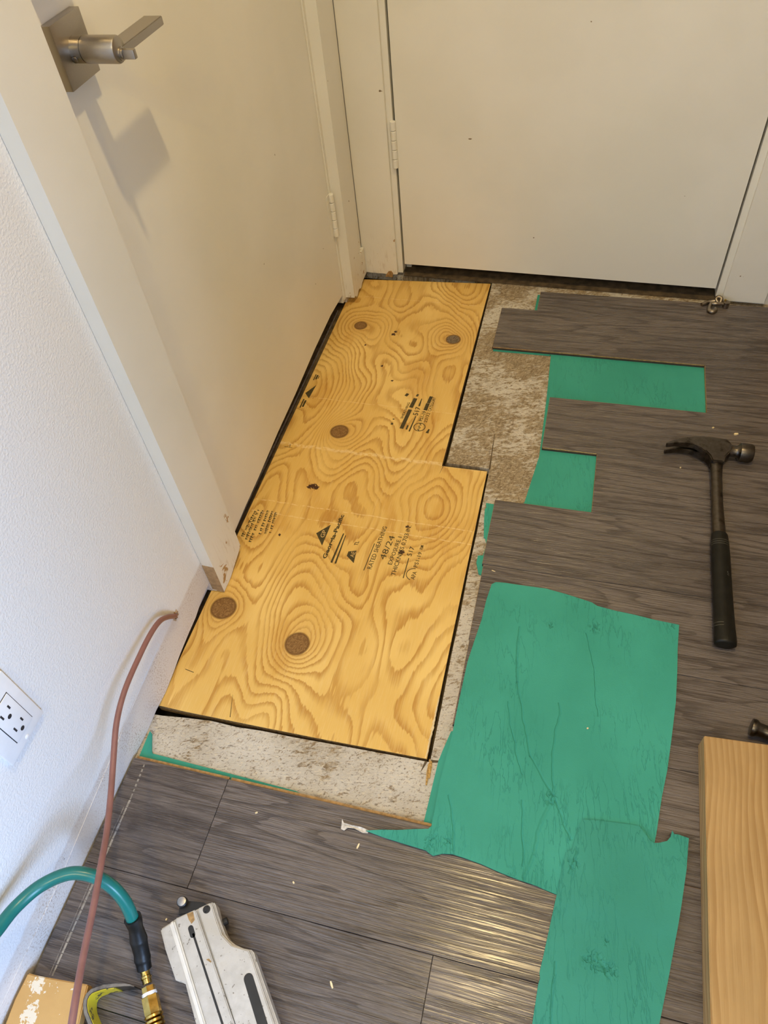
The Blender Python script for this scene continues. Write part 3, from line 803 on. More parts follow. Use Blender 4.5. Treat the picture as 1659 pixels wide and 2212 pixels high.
# ceiling lamps; the second is added to brighten the far door
def ceiling_lamp(LX, LY, label, power, color):
    cl_ = thing('ceiling_light', label, 'lamp', (LX, LY, CZ), 'ceiling lamps')
    MB().lathe((LX, LY, CZ - 0.0005), (0, 0, -1), [(0, 0.085), (0.012, 0.085), (0.018, 0.078)], 32).build('lamp_base', M['plate'], cl_, smooth=True)
    MB().lathe((LX, LY, CZ - 0.018), (0, 0, -1), [(0, 0.072), (0.02, 0.070), (0.035, 0.052), (0.042, 0.02)], 32).build('diffuser', M['diffuser'], cl_, smooth=True)
    ld = bpy.data.lights.new('lamp_light', 'AREA'); ld.shape = 'DISK'; ld.size = 0.075; ld.energy = power; ld.color = color
    lo = bpy.data.objects.new('lamp_light', ld); lo.location = (LX, LY, CZ - 0.065); COL.objects.link(lo)
ceiling_lamp(0.63, 0.66, 'small round ceiling lamp above the hall floor', LAMP_POWER, LAMP_COLOR)
ceiling_lamp(0.70, -1.25, 'added unseen ceiling lamp behind the camera that brightens the far door', FILL_LAMP_POWER, FILL_LAMP_COLOR)

# ================================================================ the plywood patch
ply = thing('plywood_panel', 'L-shaped new pine plywood patch with knots and printed stamps along the left door', 'plywood', (0.2, 1.0, -0.019))
pz = -0.0012
MB().prism(PLY, pz - 0.018, pz, 0, 1).build('panel', [M['plywood'], M['ply_edge']], ply)
inks = []
def text_mesh(txt, a, b, height, bold=0.007, squash=None, name='stamp_text', mat='ink', lift=0.0003, par=None):
    """flat lettering laid from a to b (plan points) along the sheet"""
    cu = bpy.data.curves.new('tmp_text', 'FONT'); cu.body = txt; cu.size = 1; cu.resolution_u = 2; cu.offset = bold
    to = bpy.data.objects.new('tmp_text', cu); COL.objects.link(to)
    dg = bpy.context.evaluated_depsgraph_get()
    me = bpy.data.meshes.new_from_object(to.evaluated_get(dg))
    bpy.data.objects.remove(to); bpy.data.curves.remove(cu)
    xs = [v.co.x for v in me.vertices]; ysv = [v.co.y for v in me.vertices]
    x0, x1, y0, y1 = min(xs), max(xs), min(ysv), max(ysv)
    A = Vector((a[0], a[1], 0)); Bv = Vector((b[0], b[1], 0)); d = (Bv - A); L = d.length; d.normalize(); nrm = Vector((-d.y, d.x, 0))
    org = A
    for v in me.vertices:
        t = (v.co.x - x0) / (x1 - x0); s_ = (v.co.y - y0) / (y1 - y0)
        q = d * (t * L) + nrm * (s_ * height)
        v.co = (q.x, q.y, 0)
    me.name = name; me.materials.append(M[mat])
    o = bpy.data.objects.new(name, me); COL.objects.link(o)
    W = Vector((org.x, org.y, pz + lift)); o['_w'] = list(W)
    p = par or ply
    o.parent = p; o.location = W - Vector(p['_w'])
    return o
def stroke(a, b, w, name='stamp_bar', mat='ink', w2=None):
    w2 = w if w2 is None else w2
    dx, dy = b[0] - a[0], b[1] - a[1]; L = math.hypot(dx, dy); nx, ny = -dy / L, dx / L
    return MB().prism([(a[0] - nx * w / 2, a[1] - ny * w / 2), (a[0] + nx * w / 2, a[1] + ny * w / 2), (b[0] + nx * w2 / 2, b[1] + ny * w2 / 2), (b[0] - nx * w2 / 2, b[1] - ny * w2 / 2)], pz, pz + 0.0002).build(name, M[mat], ply)
def ring_arc(c, r, w, a0, a1, n=18, name='stamp_ring'):
    pts = [(c[0] + math.cos(a0 + (a1 - a0) * i / n) * (r + w), c[1] + math.sin(a0 + (a1 - a0) * i / n) * (r + w)) for i in range(n + 1)]
    pts += [(c[0] + math.cos(a1 + (a0 - a1) * i / n) * r, c[1] + math.sin(a1 + (a0 - a1) * i / n) * r) for i in range(n + 1)]
    return MB().prism(pts, pz, pz + 0.0002).build(name, M['ink'], ply)
# lower stamp
tri = MB().prism([(0.1566, 0.8384), (0.1800, 0.8655), (0.1778, 0.8105)], pz, pz + 0.0002).build('stamp_triangle', M['ink'], ply)
M['pale_ply'] = plain('unprinted_plywood', (0.62, 0.42, 0.16), 0.6)
text_mesh('GP', (0.1762, 0.8300), (0.1762, 0.8490), 0.0090, 0.01, name='stamp_letters', mat='pale_ply', lift=0.0004)
text_mesh('Georgia-Pacific', (0.1985, 0.7800), (0.2035, 0.8945), 0.0115, 0.035)
stroke((0.2085, 0.7736), (0.2125, 0.8480), 0.0042, w2=0.0026); stroke((0.2168, 0.7728), (0.2178, 0.8440), 0.0036, w2=0.0016)
MB().prism([(0.2340, 0.7950), (0.2345, 0.8060), (0.2500, 0.8110), (0.2525, 0.7805)], pz, pz + 0.0002).build('stamp_triangle', M['ink'], ply)
text_mesh('AE', (0.2490, 0.7935), (0.2495, 0.8070), 0.0085, 0.0, name='stamp_letters', mat='pale_ply', lift=0.0004)
text_mesh('TL', (0.2490, 0.8230), (0.2495, 0.8340), 0.0080, 0.01)
stroke((0.2765, 0.7674), (0.2808, 0.8347), 0.0016)
text_mesh('RATED SHEATHING', (0.2905, 0.7725), (0.2960, 0.8800), 0.0090)
text_mesh('48/24', (0.3110, 0.7990), (0.3175, 0.8590), 0.0120, 0.0)
text_mesh('EXPOSURE 1', (0.3270, 0.7900), (0.3315, 0.8600), 0.0085, 0.008)
text_mesh('THICKNESS 0.703 IN.', (0.3395, 0.7660), (0.3440, 0.8920), 0.0088)
stroke((0.3560, 0.7640), (0.3562, 0.8120), 0.0018)
text_mesh('517', (0.3602, 0.8170), (0.3622, 0.8400), 0.0095)
text_mesh('APA', (0.3780, 0.7640), (0.3790, 0.7830), 0.0080)
text_mesh('PS1-19', (0.3775, 0.7930), (0.3790, 0.8300), 0.0080); text_mesh('RM', (0.3785, 0.8370), (0.3790, 0.8470), 0.0065)
ring_arc((0.3735, 0.7760), 0.0130, 0.0014, math.radians(85), math.radians(255))
# upper stamp
stroke((0.2590, 1.1640), (0.2650, 1.2290), 0.0088); stroke((0.2650, 1.2360), (0.2690, 1.2690), 0.0092)
text_mesh('SHEATHING', (0.2550, 1.1960), (0.2600, 1.2520), 0.0062, 0.01)
stroke((0.2708, 1.1630), (0.2715, 1.1770), 0.0036); stroke((0.2785, 1.1580), (0.2828, 1.2090), 0.0036, w2=0.0022)
text_mesh('517', (0.2870, 1.2115), (0.2885, 1.2400), 0.0125, 0.01)
stroke((0.2830, 1.2440), (0.2838, 1.2700), 0.0042, w2=0.002)
ring_arc((0.2986, 1.1755), 0.0120, 0.0018, 0, 2 * math.pi, 26)
text_mesh('APA', (0.3010, 1.1620), (0.3025, 1.1905), 0.0062, 0.01)
text_mesh('PS1-19', (0.3010, 1.1945), (0.3040, 1.2280), 0.0088, 0.02)
stroke((0.3000, 1.2320), (0.3015, 1.2560), 0.0088); stroke((0.3022, 1.2570), (0.3045, 1.2810), 0.0080)
text_mesh('23/32', (0.3122, 1.1920), (0.3135, 1.2250), 0.0075); text_mesh('CATEGORY', (0.3140, 1.2300), (0.3165, 1.2790), 0.0075, 0.01)
stroke((0.3195, 1.1590), (0.3218, 1.1720), 0.0070, w2=0.003)
stroke((0.2340, 1.1730), (0.2342, 1.1790), 0.0050); stroke((0.2340, 1.1900), (0.2342, 1.1930), 0.0040)
stroke((0.2440, 1.2735), (0.2475, 1.2825), 0.0070); stroke((0.2700, 1.2760), (0.2720, 1.2840), 0.0050)
# stamps cut off at the left edge
MB().prism([(0.0005, 1.2470), (0.0185, 1.2790), (0.0150, 1.2300)], pz, pz + 0.0002).build('stamp_triangle', M['ink'], ply)
for a, b, w in (((0.006, 1.296), (0.006, 1.318), 0.0025), ((0.011, 1.300), (0.011, 1.316), 0.0045), ((0.0155, 1.303), (0.0155, 1.313), 0.0018), ((0.004, 1.195), (0.004, 1.226), 0.003), ((0.0095, 1.199), (0.0098, 1.222), 0.0045)):
    stroke(a, b, w)
rk = random.Random(5)
for xa, xb, ya, yb in ((0.0080, 0.0115, 0.803, 0.872), (0.0185, 0.0165, 0.797, 0.876), (0.0285, 0.0265, 0.792, 0.876), (0.0420, 0.0375, 0.815, 0.878), (0.0530, 0.0470, 0.818, 0.880), (0.0620, 0.0560, 0.822, 0.876)):
    y = ya; row_ = MB()
    while y < yb:
        L = 0.002 + rk.random() * 0.004; t = (y - ya) / (yb - ya); x = xa + (xb - xa) * t
        if rk.random() < 0.8:
            h = 0.0020 + rk.random() * 0.0016
            row_.prism([(x - h, y), (x + h * 0.9, y + 0.0004), (x + h, y + L * 0.45), (x - h * 0.2, y + L * 0.4), (x - h * 0.3, y + L * 0.8), (x - h, y + L * 0.8)], pz, pz + 0.0002)
        y += L
    row_.build('faded_print_line', M['ink'], ply)
# pencil marks and a check in the sheet
stroke((0.0090, 1.0655), (0.0285, 1.0640), 0.0010, 'pencil_mark'); stroke((0.0225, 1.0640), (0.0205, 1.0740), 0.0012, 'pencil_mark')
stroke((0.1300, 0.4290), (0.1190, 0.4690), 0.0013, 'split', w2=0.0003); stroke((0.0150, 0.4980), (0.0330, 0.4950), 0.0011, 'pencil_mark')
stroke((0.3750, 1.0655), (0.3718, 1.0425), 0.0014, 'saw_kerf', 'dark_wood', 0.0004)
stroke((0.3745, 1.0655), (0.4690, 1.0660), 0.0012, 'saw_kerf', 'dark_wood')
# torn splinters standing along the lower right edge
sp = MB()
rs = random.Random(9)
for i in range(15):
    y = 0.430 + i * 0.006; 
    sp.tube([(0.4690 + rs.random() * 0.002, y, pz), (0.4715 + rs.random() * 0.002, y + 0.010 + rs.random() * 0.01, pz + 0.0015), (0.4705, y + 0.026, pz)], [0.0007, 0.0010, 0.0003], 5, smooth=0)
sp.build('torn_fibres', M['chip'], ply)
for a, b in (((0.4775, 0.4300, -0.003), (0.4805, 0.3870, 0.0016)), ((0.4800, 0.4330, -0.003), (0.4828, 0.3985, 0.0012))):
    s_ = MB().tube([a, ((a[0] + b[0]) / 2, (a[1] + b[1]) / 2, 0.0015), b], [0.0014, 0.0024, 0.0012], 6, smooth=2)
    tag(s_.build('wood_splinter', M['splinter']), 'long torn splinter lying at the lower right corner of the plywood' if a[0] < 0.479 else 'shorter splinter beside the long one at the plywood corner', 'splinter', 'splinters at the plywood corner')

# ================================================================ loose foam sheets
A_ = [(0.5242, 0.7712), (0.5310, 0.7772), (0.5471, 0.7788), (0.5850, 0.7790), (0.6232, 0.7798), (0.6600, 0.7745), (0.6944, 0.7681), (0.7060, 0.7655), (0.7152, 0.7602), (0.7480, 0.7560), (0.7791, 0.7541), (0.8150, 0.7500), (0.8544, 0.7479),
      (0.8520, 0.7), (0.8513, 0.6567), (0.8490, 0.60), (0.8423, 0.5326), (0.8370, 0.485), (0.8295, 0.4422), (0.8225, 0.3865), (0.8190, 0.3662), (0.8011, 0.2824), (0.74, 0.2725), (0.6921, 0.2732),
      (0.6636, 0.2775), (0.6350, 0.2802), (0.6105, 0.2839), (0.5830, 0.2890), (0.5557, 0.2917), (0.5400, 0.2928), (0.5253, 0.2900), (0.5134, 0.2841), (0.5070, 0.2862), (0.5013, 0.2891), (0.4731, 0.2906), (0.4372, 0.2932), (0.4076, 0.2967),
      (0.4300, 0.3030), (0.4550, 0.3080), (0.4800, 0.3150), (0.4984, 0.3197), (0.5023, 0.3247), (0.5020, 0.355), (0.5017, 0.3915), (0.5040, 0.43), (0.5061, 0.4646), (0.5065, 0.53), (0.5081, 0.6043), (0.5125, 0.645), (0.5181, 0.6910), (0.5200, 0.735)]
def sheet(poly, z0, th, lift):
    """cut sheet as a fine grid clipped to the outline, gently wavy, with real thickness"""
    bm = bmesh.new()
    vs = [bm.verts.new((x, y, 0)) for x, y in poly]
    f = bm.faces.new(vs); bm.normal_update()
    if f.normal.z < 0: f.normal_flip()
    x0 = min(p[0] for p in poly); x1 = max(p[0] for p in poly); y0 = min(p[1] for p in poly); y1 = max(p[1] for p in poly)
    stp = 0.014
    for i in range(1, int((x1 - x0) / stp) + 1):
        bmesh.ops.bisect_plane(bm, geom=list(bm.verts) + list(bm.edges) + list(bm.faces), plane_co=(x0 + i * stp + 0.0003, 0, 0), plane_no=(1, 0, 0))
    for i in range(1, int((y1 - y0) / stp) + 1):
        bmesh.ops.bisect_plane(bm, geom=list(bm.verts) + list(bm.edges) + list(bm.faces), plane_co=(0, y0 + i * stp + 0.0003, 0), plane_no=(0, 1, 0))
    bmesh.ops.triangulate(bm, faces=list(bm.faces))
    for v in bm.verts: v.co.z = z0 + lift(v.co.x, v.co.y)
    r = bmesh.ops.extrude_face_region(bm, geom=list(bm.faces))
    for g in r['geom']:
        if isinstance(g, bmesh.types.BMVert): g.co.z += th
    bmesh.ops.recalc_face_normals(bm, faces=list(bm.faces))
    return MB().bm(bm)
def lA(x, y):
    q = 0.0006 * (math.sin(x * 31 + y * 9) + 1) * (0.5 + 0.5 * math.sin(y * 23 + 1))
    if x < 0.53 and y < 0.34: q += 0.002 * max(0, math.sin((x - 0.40) * 26))
    if y < 0.32 and x < 0.67: q += 0.0030 * max(0.0, (0.32 - y) / 0.045) * (0.5 + 0.5 * math.sin(x * 40))
    return q
sa = sheet(A_, 0.0124, 0.0024, lA).build('foam_sheet', M['foam_a'], smooth=35)
tag(sa, 'large creased green foam underlay sheet with a torn tongue at its lower left corner', 'foam sheet')
B_ = [(0.7165, 0.3808), (0.7300, 0.3838), (0.7454, 0.3852), (0.7700, 0.3880), (0.7975, 0.3900), (0.8080, 0.3790), (0.8140, 0.3722), (0.8185, 0.3707), (0.8250, 0.3722), (0.8362, 0.3773), (0.8410, 0.3840), (0.8432, 0.3935), (0.8462, 0.3890), (0.8510, 0.3898), (0.8552, 0.3893), (0.8659, 0.3878),
      (0.8640, 0.365), (0.8624, 0.3441), (0.8560, 0.30), (0.8477, 0.2475), (0.8400, 0.205), (0.8296, 0.1536), (0.8180, 0.095), (0.8000, 0.01), (0.6660, 0.005), (0.6720, 0.06), (0.6759, 0.1164), (0.6784, 0.1615), (0.6800, 0.168), (0.6785, 0.175), (0.6817, 0.1973), (0.6870, 0.24), (0.6919, 0.2805), (0.6982, 0.3306), (0.7068, 0.3364), (0.7110, 0.365)]
def lB(x, y):
    t = min(1, max(0, (y - 0.250) / 0.016)); t = t * t * (3 - 2 * t)
    return 0.0002 + t * 0.0042 + 0.0004 * (math.sin(x * 40 + y * 13) + 1)
sb = sheet(B_, 0.0124, 0.0022, lB).build('foam_sheet', M['foam_b'], smooth=35)
tag(sb, 'long green foam strip overlapping the bigger sheet and running out of the bottom edge', 'foam sheet')
tp = MB()
pts = [(0.3677, 0.3060), (0.3720, 0.3010), (0.3850, 0.2998), (0.3993, 0.3005), (0.4120, 0.2990), (0.4110, 0.2945), (0.4040, 0.2930), (0.3900, 0.2960), (0.3800, 0.2950), (0.3757, 0.2900), (0.3700, 0.2915), (0.3690, 0.2990)]
tp.prism(pts, 0.0122, 0.0132, zf=lambda x, y: 0.0028 * max(0, math.sin((x - 0.366) * 70)))
tag(tp.build('tape_scrap', M['tape']), 'crumpled scrap of silver tape at the tip of the torn green foam', 'tape')

# ================================================================ hammer
hm = thing('hammer', 'old steel claw hammer with black grip lying on the laminate', 'hammer', (0.925, 0.95, 0.012))
cz = 0.031
def slab(poly, z0, z1, bev=0.0025):
    m_ = MB().prism(poly, z0, z1)
    bm = bmesh.new(); vv = [bm.verts.new(q) for q in m_.v]
    for f in m_.f: bm.faces.new([vv[i] for i in f])
    bmesh.ops.dissolve_limit(bm, angle_limit=0.02, verts=list(bm.verts), edges=list(bm.edges))
    es = [e for e in bm.edges if len(e.link_faces) == 2 and e.calc_face_angle() > 0.9]
    bmesh.ops.bevel(bm, geom=es, offset=bev, segments=2, affect='EDGES', clamp_overlap=True)
    return bm
hd = MB()
head_poly = [(0.889, 1.1940), (0.915, 1.1965), (0.943, 1.1945), (0.950, 1.184), (0.952, 1.172), (0.948, 1.160), (0.938, 1.145), (0.934, 1.128), (0.912, 1.128), (0.908, 1.142), (0.898, 1.156), (0.886, 1.166)]
hd.bm(slab(head_poly, cz - 0.0145, cz + 0.0145, 0.003))
# striking face on a turned neck
hd.lathe((0.944, 1.1755, cz), (1, 0, -0.02), [(0, 0.0130), (0.008, 0.0128), (0.017, 0.0118), (0.0215, 0.0140), (0.0245, 0.0182), (0.028, 0.0192), (0.046, 0.0188), (0.0495, 0.0172), (0.051, 0.0130)], 28)
head = hd.build('head', M['steel_dark'], hm, smooth=35)
for s_ in (1, -1):
    pz0, pz1 = (cz + 0.0022, cz + 0.0150) if s_ > 0 else (cz - 0.0150, cz - 0.0022)
    claw = [(0.900, 1.1950), (0.884, 1.1935), (0.866, 1.1885), (0.846, 1.1795), (0.8265, 1.1675), (0.8230, 1.1620), (0.8260, 1.1600), (0.842, 1.1650), (0.860, 1.1680), (0.876, 1.1670), (0.890, 1.1600), (0.902, 1.1480)]
    bm = slab(claw, pz0, pz1, 0.0016)
    for v in bm.verts:          # tines splay slightly and thin out towards the tips
        t = max(0, (0.888 - v.co.x) / 0.062)
        v.co.z = cz + (v.co.z - cz) * (1 - 0.15 * t) + s_ * 0.0022 * t
    MB().bm(bm).build('claw', M['steel_dark'], head, smooth=35)
sh = MB().tube([(0.923, 1.136, cz - 0.001), (0.9228, 1.10, cz - 0.002), (0.9225, 1.03, cz - 0.004), (0.9232, 0.965, cz - 0.005), (0.924, 0.925, cz - 0.005)], [0.0128, 0.0108, 0.0108, 0.0122, 0.0140], 24, smooth=4, flat=(0.80, 1), upv=(0, 0, 1))
sh.build('shaft', M['steel_dark'], hm, smooth=True)
gp = MB().tube([(0.924, 0.9555, cz - 0.005), (0.924, 0.953, cz - 0.005), (0.9243, 0.935, cz - 0.005), (0.9245, 0.90, cz - 0.005), (0.9247, 0.83, cz - 0.005), (0.925, 0.76, cz - 0.0045), (0.9252, 0.735, cz - 0.004), (0.9253, 0.722, cz - 0.0035), (0.9254, 0.715, cz - 0.0035), (0.9254, 0.713, cz - 0.0035)],
    [0.0115, 0.0145, 0.0158, 0.0166, 0.0168, 0.0174, 0.0182, 0.0186, 0.0176, 0.012], 28, smooth=2, flat=(0.78, 1), upv=(0, 0, 1))
grip = gp.build('grip', M['grip'], hm, smooth=60)
for yy, r in ((0.934, 0.0161), (0.929, 0.0162), (0.924, 0.0163), (0.752, 0.0178), (0.746, 0.0180)):
    MB().tube([(0.9245, yy + 0.0005, cz - 0.0048), (0.9245, yy - 0.0005, cz - 0.0048)], r * 1.008, 28, smooth=0, flat=(0.785, 1), upv=(0, 0, 1), cap=False).build('grip_ring', M['grip_line'], grip, smooth=True)

sw = [(0.0035, 0.0030), (0.0010, 0.0042), (-0.0018, 0.0030), (-0.0016, 0.0008), (0.0006, -0.0004), (0.0020, -0.0024), (0.0002, -0.0042), (-0.0026, -0.0032)]
MB().tube([(0.9335 + a, 0.858 + b, 0.0368 - a * 0.85) for a, b in sw], 0.0005, 6, smooth=3).build('scratched_letter', M['grip_line'], grip, smooth=True)

# ================================================================ pine board and the tool end behind it
bd = MB()
bm = bmesh.new(); bmesh.ops.create_cube(bm, size=1)
for v in bm.verts:
    v.co = (0.8822 if v.co.x < 0 else 1.0220, -0.55 if v.co.y < 0 else (0.5342 if v.co.x < 0 else 0.5420), 0.0125 if v.co.z < 0 else 0.0505)
bmesh.ops.bevel(bm, geom=list(bm.edges), offset=0.0012, segments=2, affect='EDGES')
bd.bm(bm)
tag(bd.build('pine_board', M['pine'], smooth=30), 'thick rough pine board lying on the laminate at the right edge', 'board')
tl = thing('metal_tool', 'dark rounded metal tool end poking out behind the pine board', 'tool', (0.99, 0.565, 0.012))
MB().lathe((0.957, 0.5755, 0.0265), (1, -0.22, 0), [(0, 0.010), (0.001, 0.0135), (0.006, 0.0142), (0.009, 0.0125), (0.011, 0.0110), (0.026, 0.0105), (0.030, 0.0120), (0.040, 0.0120)], 22).build('tool_head', M['steel_dark'], tl, smooth=40)
MB().tube([(0.995, 0.567, 0.0255), (1.05, 0.556, 0.024)], 0.0095, 16, smooth=0).build('tool_shank', M['steel_dark'], tl, smooth=True)

# ================================================================ nail gun (only its magazine is in view)
ng = thing('nail_gun', 'scuffed pale metal nail gun magazine with black slots at the bottom edge', 'nail gun', (0.27, 0.05, 0.012))
zt = 0.055
mag = [(0.1700, 0.1013), (0.1791, 0.1103), (0.1856, 0.1177), (0.2089, 0.1348), (0.2290, 0.1501), (0.2337, 0.1471), (0.2427, 0.1356), (0.2520, 0.1255), (0.2609, 0.1163), (0.2690, 0.1112), (0.2783, 0.1081), (0.2918, 0.1063), (0.3027, 0.1072),
       (0.3070, 0.1050), (0.3106, 0.1003), (0.3651, 0.0387), (0.47, -0.080), (0.36, -0.11), (0.2617, 0.0137), (0.2347, 0.0454), (0.2310, 0.0500), (0.2269, 0.0509), (0.2161, 0.0510), (0.2020, 0.0655), (0.1877, 0.0801)]
md = MB(); md.bm(slab(mag, 0.026, zt - 0.006, 0.0018))
# raised rails along the magazine
def along(p, t): return (p[0] + 0.0884 * t / 1.0, p[1] - 0.0952 * t / 1.0)
def strip(p, q, t0, t1): return [along(p, t0), along(q, t0), along(q, t1), along(p, t1)]
md.bm(slab([(0.1870, 0.1172), (0.2105, 0.1345), (0.3120, 0.0250), (0.40, -0.070), (0.37, -0.085), (0.2765, 0.0165)], zt - 0.0075, zt, 0.0015))
md.bm(slab([(0.2135, 0.1360), (0.2280, 0.1470), (0.2322, 0.1440), (0.2410, 0.1335), (0.2590, 0.1140), (0.2770, 0.1055), (0.3010, 0.1050), (0.3070, 0.0998), (0.4550, -0.070), (0.41, -0.075), (0.3150, 0.0240)], zt - 0.0075, zt + 0.001, 0.0015))
magazine = md.build('magazine', M['magazine'], ng, smooth=30)
# bright bevelled rail, slots, screw and stickers
MB().bm(slab([(0.1800, 0.1105), (0.1853, 0.1160), (0.2755, 0.0160), (0.362, -0.085), (0.350, -0.090), (0.2680, 0.0145)], zt - 0.008, zt - 0.0025, 0.0022)).build('rail', M['rail'], magazine, smooth=30)
def slot_poly(a, b, w, n=8):
    dx, dy = b[0] - a[0], b[1] - a[1]; th = math.atan2(dy, dx)
    pts = [(a[0] + w * math.cos(th + math.pi / 2 + math.pi * i / n), a[1] + w * math.sin(th + math.pi / 2 + math.pi * i / n)) for i in range(n + 1)]
    return pts + [(b[0] + w * math.cos(th - math.pi / 2 + math.pi * i / n), b[1] + w * math.sin(th - math.pi / 2 + math.pi * i / n)) for i in range(n + 1)]
MB().prism(slot_poly((0.2135, 0.1115), (0.2195, 0.1045), 0.0036), zt - 0.0004, zt + 0.0003).build('slot', M['black'], magazine)
MB().prism(slot_poly((0.2200, 0.1055), (0.3150, 0.0020), 0.0014), zt - 0.0004, zt + 0.0003).build('slot', M['black'], magazine)
MB().prism(slot_poly((0.3125, 0.0750), (0.3900, -0.0180), 0.0062), zt + 0.0006, zt + 0.0013).build('slot', M['black'], magazine)
MB().lathe((0.2263, 0.1378, zt + 0.0006), (0, 0, 1), [(0, 0.0054), (0.0012, 0.0050), (0.0014, 0.0030), (0.0006, 0.0026)], 18).build('screw', M['black'], magazine, smooth=30)
MB().prism([(0.2010, 0.1265), (0.2085, 0.1310), (0.2150, 0.1220), (0.2125, 0.1165), (0.2065, 0.1205)], zt - 0.0002, zt + 0.0003).build('glue_stain', M['mdf'], magazine)
MB().prism([(0.2490, 0.0820), (0.2525, 0.0838), (0.2570, 0.0815), (0.2565, 0.0800)], zt - 0.0002, zt + 0.0003).build('glue_stain', M['mdf'], magazine)
ns = MB().bm(slab([(0.1800, 0.1400), (0.1940, 0.1440), (0.2140, 0.1470), (0.2230, 0.1440), (0.2140, 0.1330), (0.1860, 0.1225)], 0.0125, 0.044, 0.002))
nose = ns.build('nose', M['black'], ng, smooth=30)
MB().lathe((0.1865, 0.1395, 0.044), (0, 0, 1), [(0, 0.0072), (0.008, 0.0072), (0.0090, 0.0060)], 18).build('nose_cap', M['black'], nose, smooth=30)
MB().lathe((0.1865, 0.1395, 0.0528), (0, 0, 1), [(0, 0.0062), (0.0008, 0.0060), (0.0012, 0.0045)], 18).build('nose_plunger', M['steel'], nose, smooth=30)
MB().lathe((0.2470, 0.1310, 0.030), (0.8, 0.6, 0), [(0, 0.005), (0.006, 0.005), (0.007, 0.004)], 12).build('latch', M['black'], ng, smooth=30)
MB().bm(slab([(0.36, -0.06), (0.46, -0.05), (0.52, -0.16), (0.46, -0.26), (0.30, -0.24), (0.26, -0.14)], 0.0125, 0.085, 0.01)).build('gun_body', M['rubber'], ng, smooth=40)

# ================================================================ air hose with coupler
ah = thing('air_hose', 'teal air hose with black strain relief and brass coupler arching by the wall', 'hose', (0.16, 0.08, 0.012))
MB().tube([(0.035, -0.30, 0.030), (0.030, -0.20, 0.10), (0.028, -0.10, 0.165), (0.0262, 0.0033, 0.196), (0.0262, 0.0461, 0.1850), (0.0300, 0.0730, 0.1765), (0.0445, 0.1006, 0.1709), (0.0713, 0.1218, 0.1670), (0.0980, 0.1274, 0.1574), (0.1206, 0.1238, 0.1417), (0.1361, 0.1137, 0.1163), (0.1450, 0.0990, 0.0880)],
    0.0084, 18, smooth=6).build('hose', M['hose'], ah, smooth=True)
MB().tube([(0.1440, 0.1010, 0.0915), (0.1455, 0.0985, 0.0870), (0.1480, 0.0920, 0.0770), (0.1500, 0.0860, 0.0680), (0.1515, 0.0818, 0.0620), (0.1535, 0.0770, 0.0565), (0.1570, 0.0690, 0.0475), (0.1590, 0.0640, 0.0430), (0.1610, 0.0600, 0.0395), (0.1640, 0.0540, 0.0350)],
    [0.0115, 0.0112, 0.0096, 0.0108, 0.0118, 0.0108, 0.0104, 0.0112, 0.0100, 0.0098], 20, smooth=3).build('strain_relief', M['rubber'], ah, smooth=True)
ca = Vector((0.1655, 0.0515, 0.0335)); cb = Vector((0.2085, -0.0060, 0.0270)); cd = (cb - ca)
cp = MB().lathe(ca - cd * 0.06, cd, [(0, 0.0062), (0.004, 0.0068), (0.006, 0.0058), (0.010, 0.0058), (0.011, 0.0070), (0.0135, 0.0070), (0.0145, 0.0060), (0.020, 0.0060)], 20)
cp.lathe(ca + cd * 0.26, cd, [(0, 0.0085), (0.007, 0.0085)], 6)
cp.build('hose_barb', M['brass'], ah, smooth=30)
MB().lathe(ca + cd * 0.36, cd, [(0, 0.0096), (0.003, 0.0098), (0.0042, 0.0090)], 20).build('seal', M['plate'], ah, smooth=30)
cq = MB().lathe(ca + cd * 0.42, cd, [(0, 0.0106), (0.001, 0.0112), (0.020, 0.0112), (0.0215, 0.0104)], 6)
for i in range(4):
    cq.lathe(ca + cd * (0.72 + i * 0.075), cd, [(0, 0.0104), (0.001, 0.0122), (0.0036, 0.0122), (0.0046, 0.0104)], 22)
cq.lathe(ca + cd * 1.02, cd, [(0, 0.010), (0.06, 0.010)], 18)
cq.build('coupler', M['brass'], ah, smooth=30)

# ================================================================ cable out of the wall
cpts = [(-0.03, 0.560, 0.078), (0.0, 0.5519, 0.0895), (0.010, 0.5273, 0.1274), (0.014, 0.5052, 0.1511), (0.017, 0.4734, 0.1638), (0.021, 0.4284, 0.1703), (0.028, 0.3713, 0.1757), (0.037, 0.3231, 0.1709), (0.052, 0.2747, 0.1587),
        (0.0727, 0.2261, 0.1577), (0.0955, 0.1786, 0.1670), (0.1150, 0.1395, 0.1830), (0.1345, 0.0925, 0.1935), (0.1562, 0.0343, 0.2055), (0.1805, -0.0213, 0.219), (0.20, -0.10, 0.20), (0.20, -0.22, 0.10), (0.19, -0.33, 0.018), (0.18, -0.5, 0.017)]
MB_c = MB().tube(cpts, 0.0044, 12, smooth=6)
tag(MB_c.build('cable', M['cable'], smooth=True), 'thin dusty pink cable hanging out of a hole in the white wall', 'cable')

